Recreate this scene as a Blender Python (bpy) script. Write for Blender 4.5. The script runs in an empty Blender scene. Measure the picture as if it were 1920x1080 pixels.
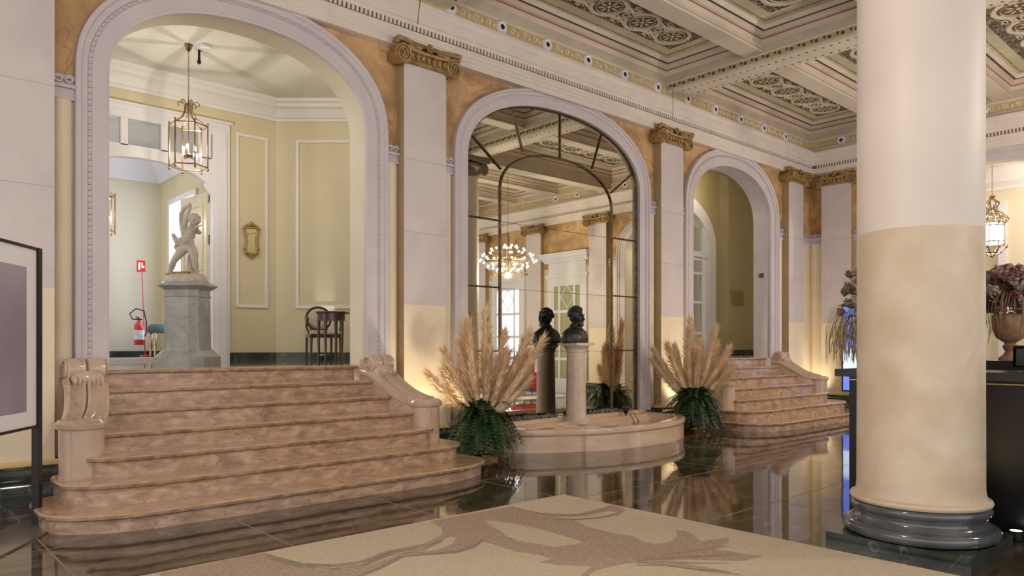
import bpy, bmesh, math, random
from mathutils import Vector, Matrix, noise
PI = math.pi
sc = bpy.context.scene
COL = sc.collection
# ---------------------------------------------------------------- camera
FPX, HZ, EYE = 1383.0, 650.0, 1.35
TH = math.atan(1530 / 1383.0)                  # view direction from the X axis
cam_d = bpy.data.cameras.new('camera')
cam = bpy.data.objects.new('camera', cam_d); COL.objects.link(cam)
cam.location = (0, 0, EYE)
cam.rotation_euler = (PI / 2, 0, TH - PI / 2)
cam_d.sensor_fit = 'HORIZONTAL'; cam_d.sensor_width = 36.0
cam_d.lens = 36.0 * FPX / 1920.0
cam_d.shift_y = (HZ - 540.0) / 1920.0
cam_d.clip_start = 0.05; cam_d.clip_end = 200
sc.camera = cam
# ---------------------------------------------------------------- world and exposure
w = bpy.data.worlds.new('world'); sc.world = w; w.use_nodes = True
bg = w.node_tree.nodes['Background']
bg.inputs['Color'].default_value = (1.0, 0.955, 0.93, 1)
bg.inputs['Strength'].default_value = 1.3
sc.view_settings.view_transform = 'Standard'; sc.view_settings.look = 'None'
sc.view_settings.gamma = 1.0; sc.view_settings.use_curve_mapping = False
sc.view_settings.exposure = 0.40
sc.cycles.max_bounces = 10; sc.cycles.diffuse_bounces = 5; sc.cycles.glossy_bounces = 6
sc.cycles.transmission_bounces = 8; sc.cycles.transparent_max_bounces = 12
sc.cycles.sample_clamp_indirect = 6.0
sc.cycles.caustics_reflective = False; sc.cycles.caustics_refractive = False

def lamp(name, kind, loc, power, color=(1, .86, .66), radius=.1, parent=None, **kw):
    d = bpy.data.lights.new(name, kind); d.energy = power; d.color = color
    if kind in ('POINT', 'SPOT'): d.shadow_soft_size = radius
    for k, v in kw.items():
        if k not in ('target',): setattr(d, k, v)
    o = bpy.data.objects.new(name, d); COL.objects.link(o); o.location = loc
    if 'target' in kw:
        o.rotation_euler = (Vector(kw['target']) - Vector(loc)).to_track_quat('-Z', 'Y').to_euler()
    if parent: o.parent = parent
    return o

# ---------------------------------------------------------------- materials
def mat(name, c1, c2=None, scale=3.0, rough=.6, metal=0.0, bump=0.0, bscale=None, emit=None, estr=0,
        veins=None, vscale=2.0, vwidth=.06, spec=.5, coat=0.0, detail=6, stretch=None, sharp=None, ior=None, dist=0.6, trans=None):
    m = bpy.data.materials.new(name); m.use_nodes = True
    nt = m.node_tree; N = nt.nodes; L = nt.links
    b = N['Principled BSDF']
    b.inputs['Base Color'].default_value = (*c1, 1)
    b.inputs['Roughness'].default_value = rough; b.inputs['Metallic'].default_value = metal
    b.inputs['Specular IOR Level'].default_value = spec
    if ior: b.inputs['IOR'].default_value = ior
    b.inputs['Coat Weight'].default_value = coat; b.inputs['Coat Roughness'].default_value = .05
    if trans: b.inputs['Transmission Weight'].default_value = trans
    if emit: b.inputs['Emission Color'].default_value = (*emit, 1); b.inputs['Emission Strength'].default_value = estr
    tc = N.new('ShaderNodeTexCoord'); src = tc.outputs['Object']
    if stretch:
        mp = N.new('ShaderNodeMapping'); mp.inputs['Scale'].default_value = stretch
        L.new(src, mp.inputs[0]); src = mp.outputs[0]
    colout = None
    if c2 is not None:
        n = N.new('ShaderNodeTexNoise'); n.inputs['Scale'].default_value = scale
        n.inputs['Detail'].default_value = detail; n.inputs['Distortion'].default_value = dist
        L.new(src, n.inputs['Vector'])
        r = N.new('ShaderNodeValToRGB')
        lo, hi = sharp or (.32, .68)
        r.color_ramp.elements[0].position = lo; r.color_ramp.elements[0].color = (*c1, 1)
        r.color_ramp.elements[1].position = hi; r.color_ramp.elements[1].color = (*c2, 1)
        L.new(n.outputs['Fac'], r.inputs[0]); colout = r.outputs[0]
    if veins is not None:
        n2 = N.new('ShaderNodeTexNoise'); n2.inputs['Scale'].default_value = vscale
        n2.inputs['Detail'].default_value = 8; n2.inputs['Distortion'].default_value = 1.2
        L.new(src, n2.inputs['Vector'])
        s = N.new('ShaderNodeMath'); s.operation = 'SUBTRACT'; s.inputs[1].default_value = .5
        a = N.new('ShaderNodeMath'); a.operation = 'ABSOLUTE'
        L.new(n2.outputs['Fac'], s.inputs[0]); L.new(s.outputs[0], a.inputs[0])
        r2 = N.new('ShaderNodeValToRGB')
        r2.color_ramp.elements[0].position = 0; r2.color_ramp.elements[0].color = (1, 1, 1, 1)
        r2.color_ramp.elements[1].position = vwidth; r2.color_ramp.elements[1].color = (0, 0, 0, 1)
        L.new(a.outputs[0], r2.inputs[0])
        mx = N.new('ShaderNodeMix'); mx.data_type = 'RGBA'
        mulv = N.new('ShaderNodeMath'); mulv.operation = 'MULTIPLY'; mulv.inputs[1].default_value = .7
        L.new(r2.outputs[0], mulv.inputs[0]); L.new(mulv.outputs[0], mx.inputs[0])
        if colout: L.new(colout, mx.inputs[6])
        else: mx.inputs[6].default_value = (*c1, 1)
        mx.inputs[7].default_value = (*veins, 1); colout = mx.outputs[2]
    if colout: L.new(colout, b.inputs['Base Color'])
    if bump:
        nb = N.new('ShaderNodeTexNoise'); nb.inputs['Scale'].default_value = bscale or 30; nb.inputs['Detail'].default_value = 5
        L.new(tc.outputs['Object'], nb.inputs['Vector'])
        bp = N.new('ShaderNodeBump'); bp.inputs['Strength'].default_value = bump; bp.inputs['Distance'].default_value = .02
        L.new(nb.outputs['Fac'], bp.inputs['Height']); L.new(bp.outputs[0], b.inputs['Normal'])
    return m

TRIM = mat('lavender_white_plaster', (.57, .52, .585), (.63, .58, .62), 2.0, .55, bump=.05)
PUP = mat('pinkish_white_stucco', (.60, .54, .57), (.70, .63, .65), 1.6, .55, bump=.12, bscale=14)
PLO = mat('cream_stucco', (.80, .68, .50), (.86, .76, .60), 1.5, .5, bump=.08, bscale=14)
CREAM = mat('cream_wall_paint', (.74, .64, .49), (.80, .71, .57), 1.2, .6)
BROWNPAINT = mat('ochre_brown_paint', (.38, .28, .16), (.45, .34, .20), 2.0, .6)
GOLDW = mat('golden_painted_marble', (.36, .21, .09), (.72, .47, .25), 2.4, .55, veins=(.30, .17, .08), vscale=1.3, vwidth=.012, bump=.08, bscale=8)
CORN = mat('cornice_plaster', (.72, .65, .62), (.78, .72, .68), 3.0, .5, bump=.05)
DARKGAP = mat('cornice_gap', (.16, .12, .09), rough=.8)
GILT = mat('aged_gilding', (.26, .155, .055), (.46, .31, .14), 14, .45, metal=.4, bump=.35, bscale=50)
BRASS = mat('antique_brass', (.20, .12, .05), (.33, .21, .09), 20, .32, metal=.95)
BARM = mat('dark_bronze_bars', (.07, .04, .02), (.20, .12, .05), 18, .38, metal=.6)
DARKCAP = mat('grey_brown_column_capital', (.16, .14, .10), (.26, .22, .16), 8, .5)
GREENM = mat('dark_green_marble', (.018, .027, .025), (.06, .075, .072), 3.5, .12, veins=(.16, .19, .18), vscale=2.4, vwidth=.012, coat=.3)
GOLDLINE = mat('gold_strip_paint', (.70, .52, .26), rough=.4)
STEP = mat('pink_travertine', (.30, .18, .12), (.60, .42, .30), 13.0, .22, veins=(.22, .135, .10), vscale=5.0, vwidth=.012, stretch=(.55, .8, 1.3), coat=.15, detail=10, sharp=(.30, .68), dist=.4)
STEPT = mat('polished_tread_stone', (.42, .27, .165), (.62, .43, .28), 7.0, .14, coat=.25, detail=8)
NOSE = mat('shaded_patina_nosing', (.20, .12, .08), (.46, .31, .21), 9.0, .2, coat=.2, detail=8)  # dark patina plus the shadow line under each nosing, painted into the colour
BALU = mat('beige_pink_marble', (.50, .37, .28), (.62, .47, .37), 3.0, .20, coat=.25, veins=(.38, .26, .2), vscale=2.0, vwidth=.012)
BASINM = mat('rosy_beige_marble', (.68, .48, .35), (.80, .62, .48), 2.6, .16, coat=.3, veins=(.55, .38, .29), vscale=2.0, vwidth=.014, stretch=(1, 1, 3))
BASINF = mat('pale_grey_marble', (.62, .60, .60), (.74, .71, .70), 4.0, .2, veins=(.45, .42, .42), vscale=3, vwidth=.02)
PEDM = mat('cream_rose_marble', (.70, .56, .46), (.78, .66, .56), 6.0, .3, veins=(.58, .42, .33), vscale=5, vwidth=.02)
MARBLE = mat('weathered_white_marble', (.46, .42, .37), (.62, .57, .51), 7.0, .45, bump=.1, bscale=40)
GREYM = mat('grey_veined_marble', (.28, .28, .28), (.46, .46, .45), 3.0, .28, veins=(.26, .27, .28), vscale=3.0, vwidth=.03)
BLACKST = mat('black_patinated_bronze', (.010, .011, .014), (.022, .022, .026), 10, .33, metal=.1, bump=.15, bscale=60)
BLACK = mat('black_lacquer', (.008, .008, .010), rough=.32, spec=.4)
BLACKM = mat('black_metal', (.012, .011, .011), rough=.4, metal=.3)
DGREY = mat('charcoal_counter', (.022, .024, .028), rough=.4)
CEILA = mat('taupe_stucco', (.50, .44, .35), (.62, .56, .46), 2.5, .7, bump=.05)
CEILB = mat('pale_pinkish_stucco', (.64, .54, .46), (.78, .68, .59), 1.6, .65, stretch=(.5, .5, 3))
CEILW = mat('pale_beam_stucco', (.74, .68, .59), (.82, .76, .67), 2.0, .65)
CEILP = mat('light_ceiling_panel', (.60, .56, .43), (.72, .67, .53), 3.0, .7)
LINER = mat('dull_red_line', (.26, .10, .07), rough=.7)
LINED = mat('dark_grey_line', (.085, .075, .07), rough=.7)
ORND = mat('dark_filigree_ground', (.07, .05, .035), (.50, .45, .34), 16, .75, sharp=(.49, .60), detail=3, dist=2.2)
ORNW = mat('pale_scroll_relief', (.78, .73, .62), rough=.6)
ORNB = mat('brown_medallion', (.10, .065, .045), (.20, .14, .09), 30, .7)
OCHRE = mat('ochre_frieze', (.50, .38, .18), (.60, .48, .26), 12, .6)
DOTS = mat('dark_bronze_studs', (.09, .055, .025), rough=.5)
COLUP = mat('pale_pinkish_column_stone', (.68, .61, .58), (.75, .68, .64), 1.2, .5, bump=.06, bscale=10)
COLLO = mat('tan_column_stone', (.55, .44, .31), (.70, .60, .49), 2.6, .5, bump=.06, bscale=10)
YELLOW = mat('pale_yellow_wall', (.62, .56, .38), (.66, .60, .42), 1.0, .6)
YELLOW2 = mat('pale_yellow_panel', (.70, .62, .41), (.74, .66, .45), 1.0, .6)
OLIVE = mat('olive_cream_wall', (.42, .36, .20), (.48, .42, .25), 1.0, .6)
WHITEW = mat('white_woodwork', (.72, .72, .77), rough=.4)
VCEIL = mat('clouded_ceiling_paint', (.58, .55, .50), (.74, .71, .66), .9, .7, stretch=(1, .4, 1), detail=3, sharp=(.38, .62))
CREAMROOM = mat('cream_room_wall', (.72, .64, .48), rough=.6)
WHITECEIL = mat('white_ceiling_paint', (.78, .75, .74), rough=.7)
WOOD = mat('dark_mahogany', (.035, .014, .008), (.09, .035, .018), 8, .28, stretch=(1, 1, .2), coat=.3)
SEATF = mat('pale_striped_seat_fabric', (.66, .62, .54), (.50, .42, .36), 40, .8)
RED = mat('extinguisher_red', (.55, .015, .02), rough=.3, coat=.4)
REDF = mat('crimson_upholstery', (.42, .02, .035), (.52, .03, .05), 20, .7)
LABELW = mat('printed_white_label', (.80, .80, .80), (.35, .38, .48), 30, .5, sharp=(.55, .62))
LABELW2 = mat('plain_white_label', (.80, .80, .80), rough=.5)
HOSE = mat('black_rubber', (.012, .012, .012), rough=.6)
PLUME = mat('beige_pampas_plume', (.80, .59, .37), (.92, .76, .54), 8, .85)
PSTEM = mat('dry_straw_stem', (.62, .50, .30), rough=.7)
FERN = mat('dark_green_fern', (.010, .032, .011), (.03, .075, .022), 9, .45)
FERN2 = mat('mid_green_leaf', (.018, .05, .018), (.045, .10, .035), 9, .45)
DRYB = mat('dried_brown_foliage', (.14, .10, .06), (.26, .20, .12), 12, .8)
DRYR = mat('faded_burgundy_blooms', (.16, .045, .05), (.32, .13, .13), 12, .8)
DRYG = mat('dusty_mauve_blooms', (.27, .21, .20), (.42, .34, .33), 12, .8)
STRAW = mat('dry_trailing_grass', (.34, .25, .14), (.46, .36, .22), 10, .8)
TERRA = mat('terracotta_gilt_urn', (.34, .17, .09), (.52, .32, .19), 9, .45, metal=.15, bump=.2)
SILV = mat('tarnished_gilt_metal', (.34, .24, .12), (.55, .44, .30), 10, .22, metal=.9)
GREENV = mat('olive_green_moss', (.10, .12, .04), (.2, .2, .08), 16, .9)
BULB = mat('lit_bulb', (1, .9, .7), emit=(1, .86, .60), estr=60)
MILK = mat('lit_milk_glass', (1, .95, .9), emit=(1, .93, .84), estr=8)
CANDLE = mat('ivory_candle_sleeve', (.8, .76, .62), rough=.5)
RUGL = mat('beige_rug_pile', (.54, .45, .33), (.66, .56, .43), 55, .95, bump=.5, bscale=120)
RUGB = mat('brown_rug_pile', (.36, .26, .20), (.52, .39, .31), 55, .95, bump=.5, bscale=120)
RUGG = mat('greyish_brown_rug_pile', (.28, .22, .19), (.38, .31, .27), 55, .95, bump=.5, bscale=120)
CARPET = mat('pale_grey_carpet', (.62, .58, .56), (.70, .66, .64), 5, .95)
TABLETM = mat('tablet_screen_grey', (.20, .20, .21), rough=.15)
POSTW = mat('white_poster_mat', (.86, .86, .95), rough=.4)
POSTP = mat('misty_violet_print', (.28, .25, .34), (.46, .43, .54), .9, .35, detail=3)
SCREENB = mat('screen_casing', (.01, .01, .012), rough=.3)
WINL = mat('bright_window_daylight', (.8, .85, 1), emit=(.72, .80, 1.0), estr=2.2)
ACRYL = mat('clear_base_plate', (.16, .14, .12), rough=.1)

def glassmat(name, tint=(1, 1, 1), refl=.12):
    m = bpy.data.materials.new(name); m.use_nodes = True; nt = m.node_tree; N = nt.nodes; L = nt.links
    N.remove(N['Principled BSDF'])
    t = N.new('ShaderNodeBsdfTransparent'); t.inputs[0].default_value = (*tint, 1)
    g = N.new('ShaderNodeBsdfGlossy'); g.inputs['Roughness'].default_value = .02
    mx = N.new('ShaderNodeMixShader'); mx.inputs[0].default_value = refl
    L.new(t.outputs[0], mx.inputs[1]); L.new(g.outputs[0], mx.inputs[2])
    L.new(mx.outputs[0], N['Material Output'].inputs[0]); return m
GLASS = glassmat('clear_glass', refl=.05)
TGLASS = glassmat('old_pane_glass', (.92, .93, .9), .25)

def mirrormat():
    m = bpy.data.materials.new('antique_mirror_glass'); m.use_nodes = True; nt = m.node_tree
    b = nt.nodes['Principled BSDF']; b.inputs['Metallic'].default_value = 1
    b.inputs['Base Color'].default_value = (.80, .79, .68, 1); b.inputs['Roughness'].default_value = .012
    return m
MIRROR = mirrormat()

def floormat():
    m = bpy.data.materials.new('polished_brown_marble_tiles'); m.use_nodes = True; nt = m.node_tree; N = nt.nodes; L = nt.links
    b = N['Principled BSDF']; tc = N.new('ShaderNodeTexCoord')
    mp = N.new('ShaderNodeMapping'); mp.inputs['Rotation'].default_value = (0, 0, 0)
    L.new(tc.outputs['Object'], mp.inputs[0])
    n = N.new('ShaderNodeTexNoise'); n.inputs['Scale'].default_value = 1.6; n.inputs['Detail'].default_value = 9; n.inputs['Distortion'].default_value = 1.6
    mp2 = N.new('ShaderNodeMapping'); mp2.inputs['Scale'].default_value = (1, 2.6, 1); mp2.inputs['Rotation'].default_value = (0, 0, .6)
    L.new(tc.outputs['Object'], mp2.inputs[0]); L.new(mp2.outputs[0], n.inputs['Vector'])
    r = N.new('ShaderNodeValToRGB'); e = r.color_ramp.elements
    e[0].position = .30; e[0].color = (.035, .025, .017, 1); e[1].position = .72; e[1].color = (.20, .155, .105, 1)
    x = e.new(.52); x.color = (.085, .063, .043, 1)
    L.new(n.outputs['Fac'], r.inputs[0])
    br = N.new('ShaderNodeTexBrick'); br.offset = 0; br.inputs['Scale'].default_value = 1
    br.inputs['Brick Width'].default_value = 1.25; br.inputs['Row Height'].default_value = 1.25; br.inputs['Mortar Size'].default_value = .007
    br.inputs['Color1'].default_value = (0, 0, 0, 1); br.inputs['Color2'].default_value = (0, 0, 0, 1); br.inputs['Mortar'].default_value = (1, 1, 1, 1)
    L.new(mp.outputs[0], br.inputs['Vector'])
    mx = N.new('ShaderNodeMix'); mx.data_type = 'RGBA'; mx.inputs[7].default_value = (.22, .18, .13, 1)
    L.new(br.outputs['Color'], mx.inputs[0]); L.new(r.outputs[0], mx.inputs[6]); L.new(mx.outputs[2], b.inputs['Base Color'])
    rr = N.new('ShaderNodeMapRange'); rr.inputs['To Min'].default_value = .045; rr.inputs['To Max'].default_value = .5; L.new(br.outputs['Color'], rr.inputs[0]); L.new(rr.outputs[0], b.inputs['Roughness']); b.inputs['IOR'].default_value = 1.75
    b.inputs['Coat Weight'].default_value = .0
    nb = N.new('ShaderNodeTexNoise'); nb.inputs['Scale'].default_value = 2.2; L.new(tc.outputs['Object'], nb.inputs['Vector'])
    bp = N.new('ShaderNodeBump'); bp.inputs['Strength'].default_value = .06; bp.inputs['Distance'].default_value = .02
    L.new(nb.outputs['Fac'], bp.inputs['Height']); L.new(bp.outputs[0], b.inputs['Normal'])
    return m
FLOORM = floormat()

def screenmat():
    m = bpy.data.materials.new('lit_blue_and_white_screen'); m.use_nodes = True; nt = m.node_tree; N = nt.nodes; L = nt.links
    b = N['Principled BSDF']; tc = N.new('ShaderNodeTexCoord'); s = N.new('ShaderNodeSeparateXYZ'); L.new(tc.outputs['Object'], s.inputs[0])
    r = N.new('ShaderNodeValToRGB'); r.color_ramp.interpolation = 'CONSTANT'
    mr = N.new('ShaderNodeMapRange'); mr.inputs['From Min'].default_value = 0; mr.inputs['From Max'].default_value = 1.8
    L.new(s.outputs['Z'], mr.inputs[0]); L.new(mr.outputs[0], r.inputs[0])
    e = r.color_ramp.elements; e[0].color = (.09, .13, .75, 1); e[0].position = 0; e[1].position = .20; e[1].color = (.72, .84, 1, 1)
    x = e.new(.50); x.color = (.08, .16, .72, 1)
    n = N.new('ShaderNodeTexNoise'); n.inputs['Scale'].default_value = 9; L.new(tc.outputs['Object'], n.inputs['Vector'])
    mx = N.new('ShaderNodeMix'); mx.data_type = 'RGBA'; mx.inputs[7].default_value = (.25, .42, 1, 1)
    mm = N.new('ShaderNodeMath'); mm.operation = 'MULTIPLY'; mm.inputs[1].default_value = .45; L.new(n.outputs['Fac'], mm.inputs[0]); L.new(mm.outputs[0], mx.inputs[0])
    L.new(r.outputs[0], mx.inputs[6]); L.new(mx.outputs[2], b.inputs['Emission Color']); b.inputs['Emission Strength'].default_value = 1.1
    b.inputs['Base Color'].default_value = (.02, .02, .05, 1); return m
SCREEN = screenmat()

# ---------------------------------------------------------------- mesh builder
class MB:
    def __init__(s): s.v = []; s.f = []; s.m = []
    def add(s, vs, fs, m=0):
        o = len(s.v); s.v += [tuple(p) for p in vs]
        for f in fs: s.f.append(tuple(i + o for i in f)); s.m.append(m)
    def box(s, x0, x1, y0, y1, z0, z1, m=0):
        vs = [(x, y, z) for z in (z0, z1) for y in (y0, y1) for x in (x0, x1)]
        s.add(vs, [(0, 2, 3, 1), (4, 5, 7, 6), (0, 1, 5, 4), (2, 6, 7, 3), (0, 4, 6, 2), (1, 3, 7, 5)], m)
    def quad(s, a, b, c, d, m=0): s.add([a, b, c, d], [(0, 1, 2, 3)], m)
    def prism(s, poly, z0, z1, m=0, mside=None, P=None):
        n = len(poly); P = P or (lambda x, y, z: (x, y, z)); o = [P(x, y, z0) for x, y in poly] + [P(x, y, z1) for x, y in poly]
        s.add(o, [tuple(range(n))[::-1], tuple(range(n, 2 * n))], m)
        s.add(o, [(i, (i + 1) % n, n + (i + 1) % n, n + i) for i in range(n)], m if mside is None else mside)
    def grid(s, rows, m=0, close=False, closer=False):
        nr = len(rows); nc = len(rows[0]); vs = [p for r in rows for p in r]; fs = []
        for i in range(nr if closer else nr - 1):
            for j in range(nc if close else nc - 1):
                a = i * nc + j; b = i * nc + (j + 1) % nc; i2 = (i + 1) % nr
                fs.append((a, b, i2 * nc + (j + 1) % nc, i2 * nc + j))
        s.add(vs, fs, m)
    def lathe(s, prof, c=(0, 0, 0), n=32, m=0, cap=True, sx=1, sy=1):
        rows = [[(c[0] + r * sx * math.cos(2 * PI * k / n), c[1] + r * sy * math.sin(2 * PI * k / n), c[2] + z) for k in range(n)] for r, z in prof]
        s.grid(rows, m, close=True)
        if cap:
            s.add(rows[0], [tuple(range(n))[::-1]], m); s.add(rows[-1], [tuple(range(n))], m)
    def tube(s, pts, r, n=8, m=0, cap=True, flat=1.0):
        pts = [Vector(p) for p in pts]; k = len(pts)
        rs = r if isinstance(r, (list, tuple)) else [r] * k
        t0 = (pts[1] - pts[0]).normalized()
        up = Vector((0, 0, 1)) if abs(t0.z) < .9 else Vector((1, 0, 0))
        nx = t0.cross(up).normalized(); rows = []
        for i in range(k):
            t = (pts[min(i + 1, k - 1)] - pts[max(i - 1, 0)])
            t = t.normalized() if t.length > 1e-9 else t0
            nx = (nx - t * nx.dot(t)); nx = nx.normalized() if nx.length > 1e-6 else t.orthogonal().normalized()
            ny = t.cross(nx)
            rows.append([tuple(pts[i] + (nx * math.cos(2 * PI * j / n) + ny * math.sin(2 * PI * j / n) * flat) * rs[i]) for j in range(n)])
        s.grid(rows, m, close=True)
        if cap: s.add(rows[0], [tuple(range(n))[::-1]], m); s.add(rows[-1], [tuple(range(n))], m)
    def ell(s, c, r, n=16, k=10, m=0, R=None):
        if not isinstance(r, (list, tuple)): r = (r, r, r)
        c = Vector(c); rows = []
        for i in range(k + 1):
            ph = -PI / 2 + PI * i / k; row = []
            for j in range(n):
                a = 2 * PI * j / n; p = Vector((r[0] * math.cos(ph) * math.cos(a), r[1] * math.cos(ph) * math.sin(a), r[2] * math.sin(ph)))
                if R: p = R @ p
                row.append(tuple(c + p))
            rows.append(row)
        s.grid(rows, m, close=True)
    def sweep(s, path, prof, m=0, closed=False, mats=None, side=1):
        """path: [(x,y)], prof: [(p,z)]; p is the offset to the left (side=1) of the travel direction"""
        n = len(path); rows = []
        for i in range(n):
            p = Vector(path[i])
            a = Vector(path[i - 1]) if (i > 0 or closed) else None
            b = Vector(path[(i + 1) % n]) if (i < n - 1 or closed) else None
            d1 = (p - a).normalized() if a is not None else None; d2 = (b - p).normalized() if b is not None else None
            if d1 is None: d1 = d2
            if d2 is None: d2 = d1
            n1 = Vector((-d1.y, d1.x)) * side; n2 = Vector((-d2.y, d2.x)) * side
            nn = (n1 + n2).normalized(); L = 1 / max(.3, nn.dot(n1))
            rows.append([(p.x + nn.x * q * L, p.y + nn.y * q * L, z) for q, z in prof])
        nc = len(prof)
        for j in range(nc - 1):
            mm = mats[j] if mats else m
            for i in range(n if closed else n - 1):
                i2 = (i + 1) % n
                s.add([rows[i][j], rows[i2][j], rows[i2][j + 1], rows[i][j + 1]], [(0, 1, 2, 3)], mm)
        if not closed:
            for r in (rows[0], rows[-1]): s.add(r, [tuple(range(nc))], m)

def wloc(o):
    v = Vector(o.location)
    while o.parent: o = o.parent; v += Vector(o.location)
    return v
def build(name, mb, mats, parent=None, smooth=None, local=False, origin=None, merge=True, label=None):
    """link the collected shapes as one mesh object; vertices are in world space unless local"""
    if not isinstance(mats, (list, tuple)): mats = [mats]
    me = bpy.data.meshes.new(name)
    vs = mb.v
    if parent is not None:
        off = Vector((0, 0, 0)) if local else wloc(parent)
    elif local: off = Vector((0, 0, 0))
    else:
        if origin is None:
            xs = [p[0] for p in vs]; ys = [p[1] for p in vs]; zs = [p[2] for p in vs]
            origin = ((min(xs) + max(xs)) / 2, (min(ys) + max(ys)) / 2, min(zs))
        off = Vector(origin)
    me.from_pydata([(p[0] - off.x, p[1] - off.y, p[2] - off.z) for p in vs], [], mb.f)
    for m_ in mats: me.materials.append(m_)
    me.polygons.foreach_set('material_index', mb.m)
    if merge:
        bm = bmesh.new(); bm.from_mesh(me)
        bmesh.ops.remove_doubles(bm, verts=bm.verts, dist=1e-5)
        bmesh.ops.recalc_face_normals(bm, faces=bm.faces); bm.to_mesh(me); bm.free()
    if smooth:
        me.polygons.foreach_set('use_smooth', [True] * len(me.polygons))
        me.set_sharp_from_angle(angle=math.radians(smooth))
    me.update()
    o = bpy.data.objects.new(name, me); COL.objects.link(o)
    if parent is not None: o.parent = parent
    elif not local: o.location = off
    if label: o['label'] = label
    return o
def tag(o, label=None, cat=None, group=None, kind=None):
    if label: o['label'] = label
    if cat: o['category'] = cat
    if group: o['group'] = group
    if kind: o['kind'] = kind
    return o
def thing(name, label, cat, loc=(0, 0, 0), rz=0, group=None, parent=None):
    o = bpy.data.objects.new(name, None); COL.objects.link(o); o.empty_display_size = .1
    o.location = loc; o.rotation_euler = (0, 0, rz)
    return tag(o, label, cat, group)
def struct(name, mb, mats, **k):
    o = build(name, mb, mats, **k); o['kind'] = 'structure'; return o
def kids(o): return [c for c in COL.objects if c.parent == o]
def dup(o, loc, rz=0, label=None, group=None, scale=None):
    r = o.copy(); COL.objects.link(r); r.location = loc; r.rotation_euler = (0, 0, rz)
    if label: r['label'] = label
    if group: r['group'] = group
    if scale: r.scale = scale
    def rec(a, b):
        for ch in kids(a):
            if ch == b: continue
            c = ch.copy(); COL.objects.link(c); c.parent = b; rec(ch, c)
    rec(o, r); return r
# ================================================================ SETTING
YW, XE, ZS = 7.60, 15.65, 3.66
PF = 1.133                                     # height of the raised floors behind the arches
def arch(cx, hw, z0, spring, apex, n=2.2, N=40):
    o = [(cx - hw, z0), (cx - hw, spring)]
    for i in range(1, N):
        a = PI - PI * i / N; c = math.cos(a); s_ = math.sin(a)
        o.append((cx + hw * math.copysign(abs(c) ** (2 / n), c), spring + (apex - spring) * s_ ** (2 / n)))
    return o + [(cx + hw, spring), (cx + hw, z0)]
PM = lambda u, w, z: (u, YW + w, z)            # main wall: w is the depth into the wall
PE = lambda u, w, z: (XE + w, u, z)            # end wall
def wallface(mb, P, u0, u1, z1, ops, w=0.0, split=ZS, m0=0, m1=1, arches_depth=.35, mr=2):
    ops = sorted(ops); cur = u0
    def strip(a, b, za=0.0):
        if b <= a: return
        if za < split: mb.quad(P(a, w, za), P(b, w, za), P(b, w, split), P(a, w, split), m0)
        mb.quad(P(a, w, max(za, split)), P(b, w, max(za, split)), P(b, w, z1), P(a, w, z1), m1)
    for (cx, hw, z0, sp, ap) in ops:
        strip(cur, cx - hw); cur = cx + hw
        o = arch(cx, hw, z0, sp, ap)
        for a, b in zip(o[1:-2], o[2:-1]):
            mb.quad(P(a[0], w, a[1]), P(b[0], w, b[1]), P(b[0], w, z1), P(a[0], w, z1), m1)
        if z0 > 0: mb.quad(P(cx - hw, w, 0), P(cx + hw, w, 0), P(cx + hw, w, z0), P(cx - hw, w, z0), m0)
        if arches_depth:
            mb.grid([[P(x, w, z) for x, z in o], [P(x, w + arches_depth, z) for x, z in o]], mr)
    strip(cur, u1)
OUT = dict(spring=3.86, apex=5.02)
A1, A2, A3, AE = 3.17, 7.85, 12.53, 4.30
mb = MB()
wallface(mb, PM, -5, A2 - 2.2, 5.7, [(A1, 1.37, 0, 3.86, 4.74)], mr=2)
wallface(mb, PM, A2 - 2.2, A2 + 2.2, 5.7, [(A2, 1.81, .27, 3.86, 4.83)], mr=2, arches_depth=.06)
wallface(mb, PM, A2 + 2.2, XE, 5.7, [(A3, 1.37, 0, 3.86, 4.76)], mr=3)
struct('wall_back', mb, [CREAM, GOLDW, CREAM, TRIM], smooth=30)
mb = MB()
wallface(mb, PE, -8, YW, 5.7, [(AE, 1.77, 0, 3.86, 4.78)], mr=2)
struct('wall_right', mb, [CREAM, GOLDW, CREAM], smooth=30)
# floor
mb = MB(); mb.box(-6, 20.5, -9, YW + .35, -.1, 0); struct('floor', mb, FLOORM)

# archivolts: moulded frames round the arches
def archivolt(name, P, cx, hi, ho, z0, ai, ao, beads=True):
    mb = MB(); st = [(0, 0), (0, -.05), (.10, -.055), (.12, -.05), (.50, -.055), (.53, -.045), (.62, -.045), (.65, -.062), (.82, -.066), (.85, -.085), (.97, -.09), (1, -.08), (1, 0)]
    rows = []
    for s_, w_ in st:
        o = arch(cx, hi + (ho - hi) * s_, z0, 3.86, ai + (ao - ai) * s_)
        rows.append([P(x, w_, z) for x, z in o])
    mb.grid(rows)
    for e in (0, -1): mb.add([r[e] for r in rows], [tuple(range(len(rows)))])
    if beads:
        s_ = .585; o = arch(cx, hi + (ho - hi) * s_, z0, 3.86, ai + (ao - ai) * s_)
        pts = []
        acc = 0
        for a, b in zip(o[:-1], o[1:]):
            L = math.dist(a, b); 
            while acc < L:
                t = acc / L; pts.append((a[0] + (b[0] - a[0]) * t, a[1] + (b[1] - a[1]) * t)); acc += .055
            acc -= L
        for x, z in pts: mb.ell(P(x, -.052, z), .016, 6, 4)
    return struct(name, mb, TRIM, smooth=28)
archivolt('trim_1', PM, A1, 1.36, 1.64, PF, 4.73, 5.02)
archivolt('trim_2', PM, A3, 1.36, 1.64, PF, 4.75, 5.05)
archivolt('trim_3', PM, A2, 1.80, 2.04, .30, 4.80, 5.03, beads=False)
archivolt('trim_4', PE, AE, 1.76, 2.04, .0, 4.77, 5.03, beads=False)

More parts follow.
